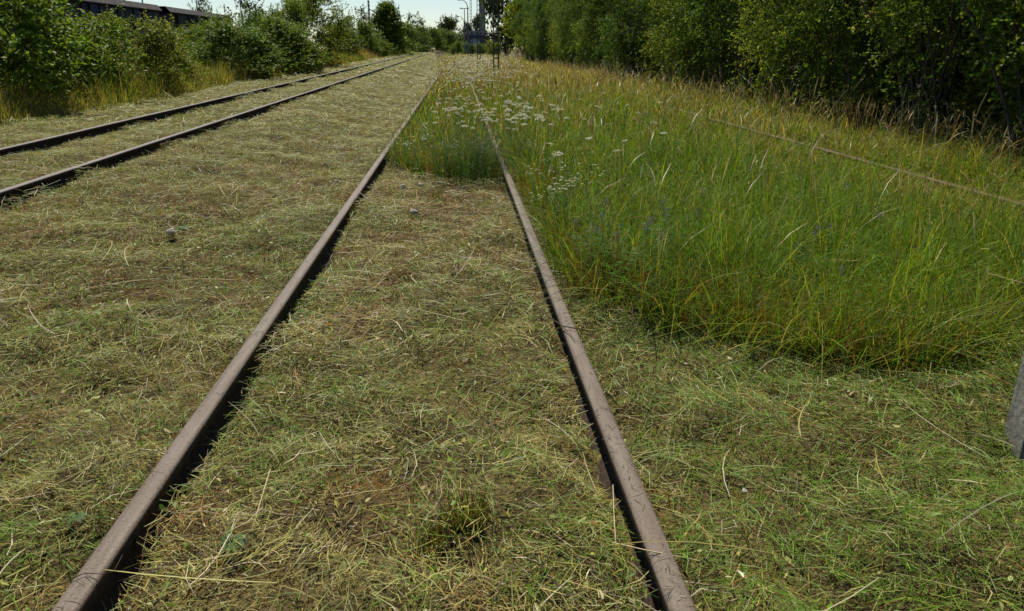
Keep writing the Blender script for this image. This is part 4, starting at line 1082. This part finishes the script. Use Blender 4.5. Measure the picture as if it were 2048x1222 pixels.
# stones and scraps
def stone(px, py, s, label, seed, m=None):
    r = np.random.default_rng(seed); p = on_z(px, py, 0.06)
    n, k = 8, 6; V = []
    for i in range(k):
        ph = math.pi * i / (k - 1)
        for j in range(n):
            a = 2 * math.pi * j / n; q = s * r.uniform(0.75, 1.1)
            V.append((q * math.sin(ph) * math.cos(a), q * 0.8 * math.sin(ph) * math.sin(a), q * 0.6 * math.cos(ph)))
    Q = [(i * n + j, (i + 1) * n + j, (i + 1) * n + (j + 1) % n, i * n + (j + 1) % n) for i in range(k - 1) for j in range(n)]
    tag(link('stone', make_mesh('stone', V, np.array(Q), m or M['stone'], flat=True), None, (p[0], p[1], float(gz(p[0], p[1])) + 0.045 + s * 0.25), r.uniform(0, 6)), label, 'stone', 'loose stones in the mown grass')
stone(345, 477, 0.045, 'pale stone with a green rosette beside it near the left track', 61)
stone(805, 372, 0.05, 'pale stone between the rails just in front of the weeds', 62)
stone(842, 370, 0.035, 'smaller pale stone between the rails just in front of the weeds', 63)
stone(828, 425, 0.045, 'rounded grey stone lying alone between the rails', 64)
stone(1490, 975, 0.012, 'tiny pale pebble in the green cut grass right of the rails', 65)

# twigs across the rails
def twig(pts, rad, label, branches=()):
    m = MB(); m.tube(pts, np.linspace(rad, rad * 0.5, len(pts)), 5)
    for b_ in branches: m.tube(b_, np.linspace(rad * 0.6, rad * 0.3, len(b_)), 4)
    tag(m.build('twig', M['twig'], None, flat=False), label, 'twig')
def P3(px, py, z): return tuple(on_z(px, py, z))
twig([P3(1068, 608, 0.03), P3(1095, 632, 0.07), P3(1125, 652, 0.098), P3(1160, 658, 0.098), P3(1195, 664, 0.07)], 0.004, 'thin brown twig lying across the right rail of the middle track', ([P3(1125, 652, 0.098), P3(1140, 668, 0.094), P3(1150, 682, 0.094)],))
twig([P3(135, 1160, 0.093), P3(170, 1146, 0.094), P3(205, 1148, 0.095), P3(228, 1142, 0.09), P3(245, 1110, 0.08)], 0.0015, 'dark twig lying across the left rail of the middle track',
     ([P3(170, 1146, 0.094), P3(186, 1158, 0.093), P3(205, 1163, 0.093)], [P3(150, 1153, 0.093), P3(170, 1168, 0.092), P3(150, 1176, 0.092)]))
def long_stalk(pts, rad, label):
    m = MB(); m.tube(pts, rad, 5); tag(m.build('straw_stalk', M['straw'], None, flat=False), label, 'stalk', 'long loose stalks')
M['straw'] = simple('bleached_straw', (0.5, 0.40, 0.2), 0.6, 0.3, vary=0.15, scale=30)
long_stalk([P3(505, 1058, 0.03), P3(522, 1000, 0.06), P3(541, 938, 0.10)], 0.0021, 'pale straw standing up from the ground beside the left rail')
long_stalk([P3(1225, 1085, 0.05), P3(1290, 1100, 0.10), P3(1400, 1122, 0.05)], 0.0018, 'golden straw lying across the right rail')
long_stalk([P3(1232, 1095, 0.03), P3(1228, 1030, 0.05), P3(1226, 970, 0.07)], 0.0016, 'thin upright straw just left of the right rail')
print('tris', hay.tris(), mead.tris(), stk.tris(), rus.tris(), ver.tris(), sum(len(v[0].polygons) for v in V_.values()))
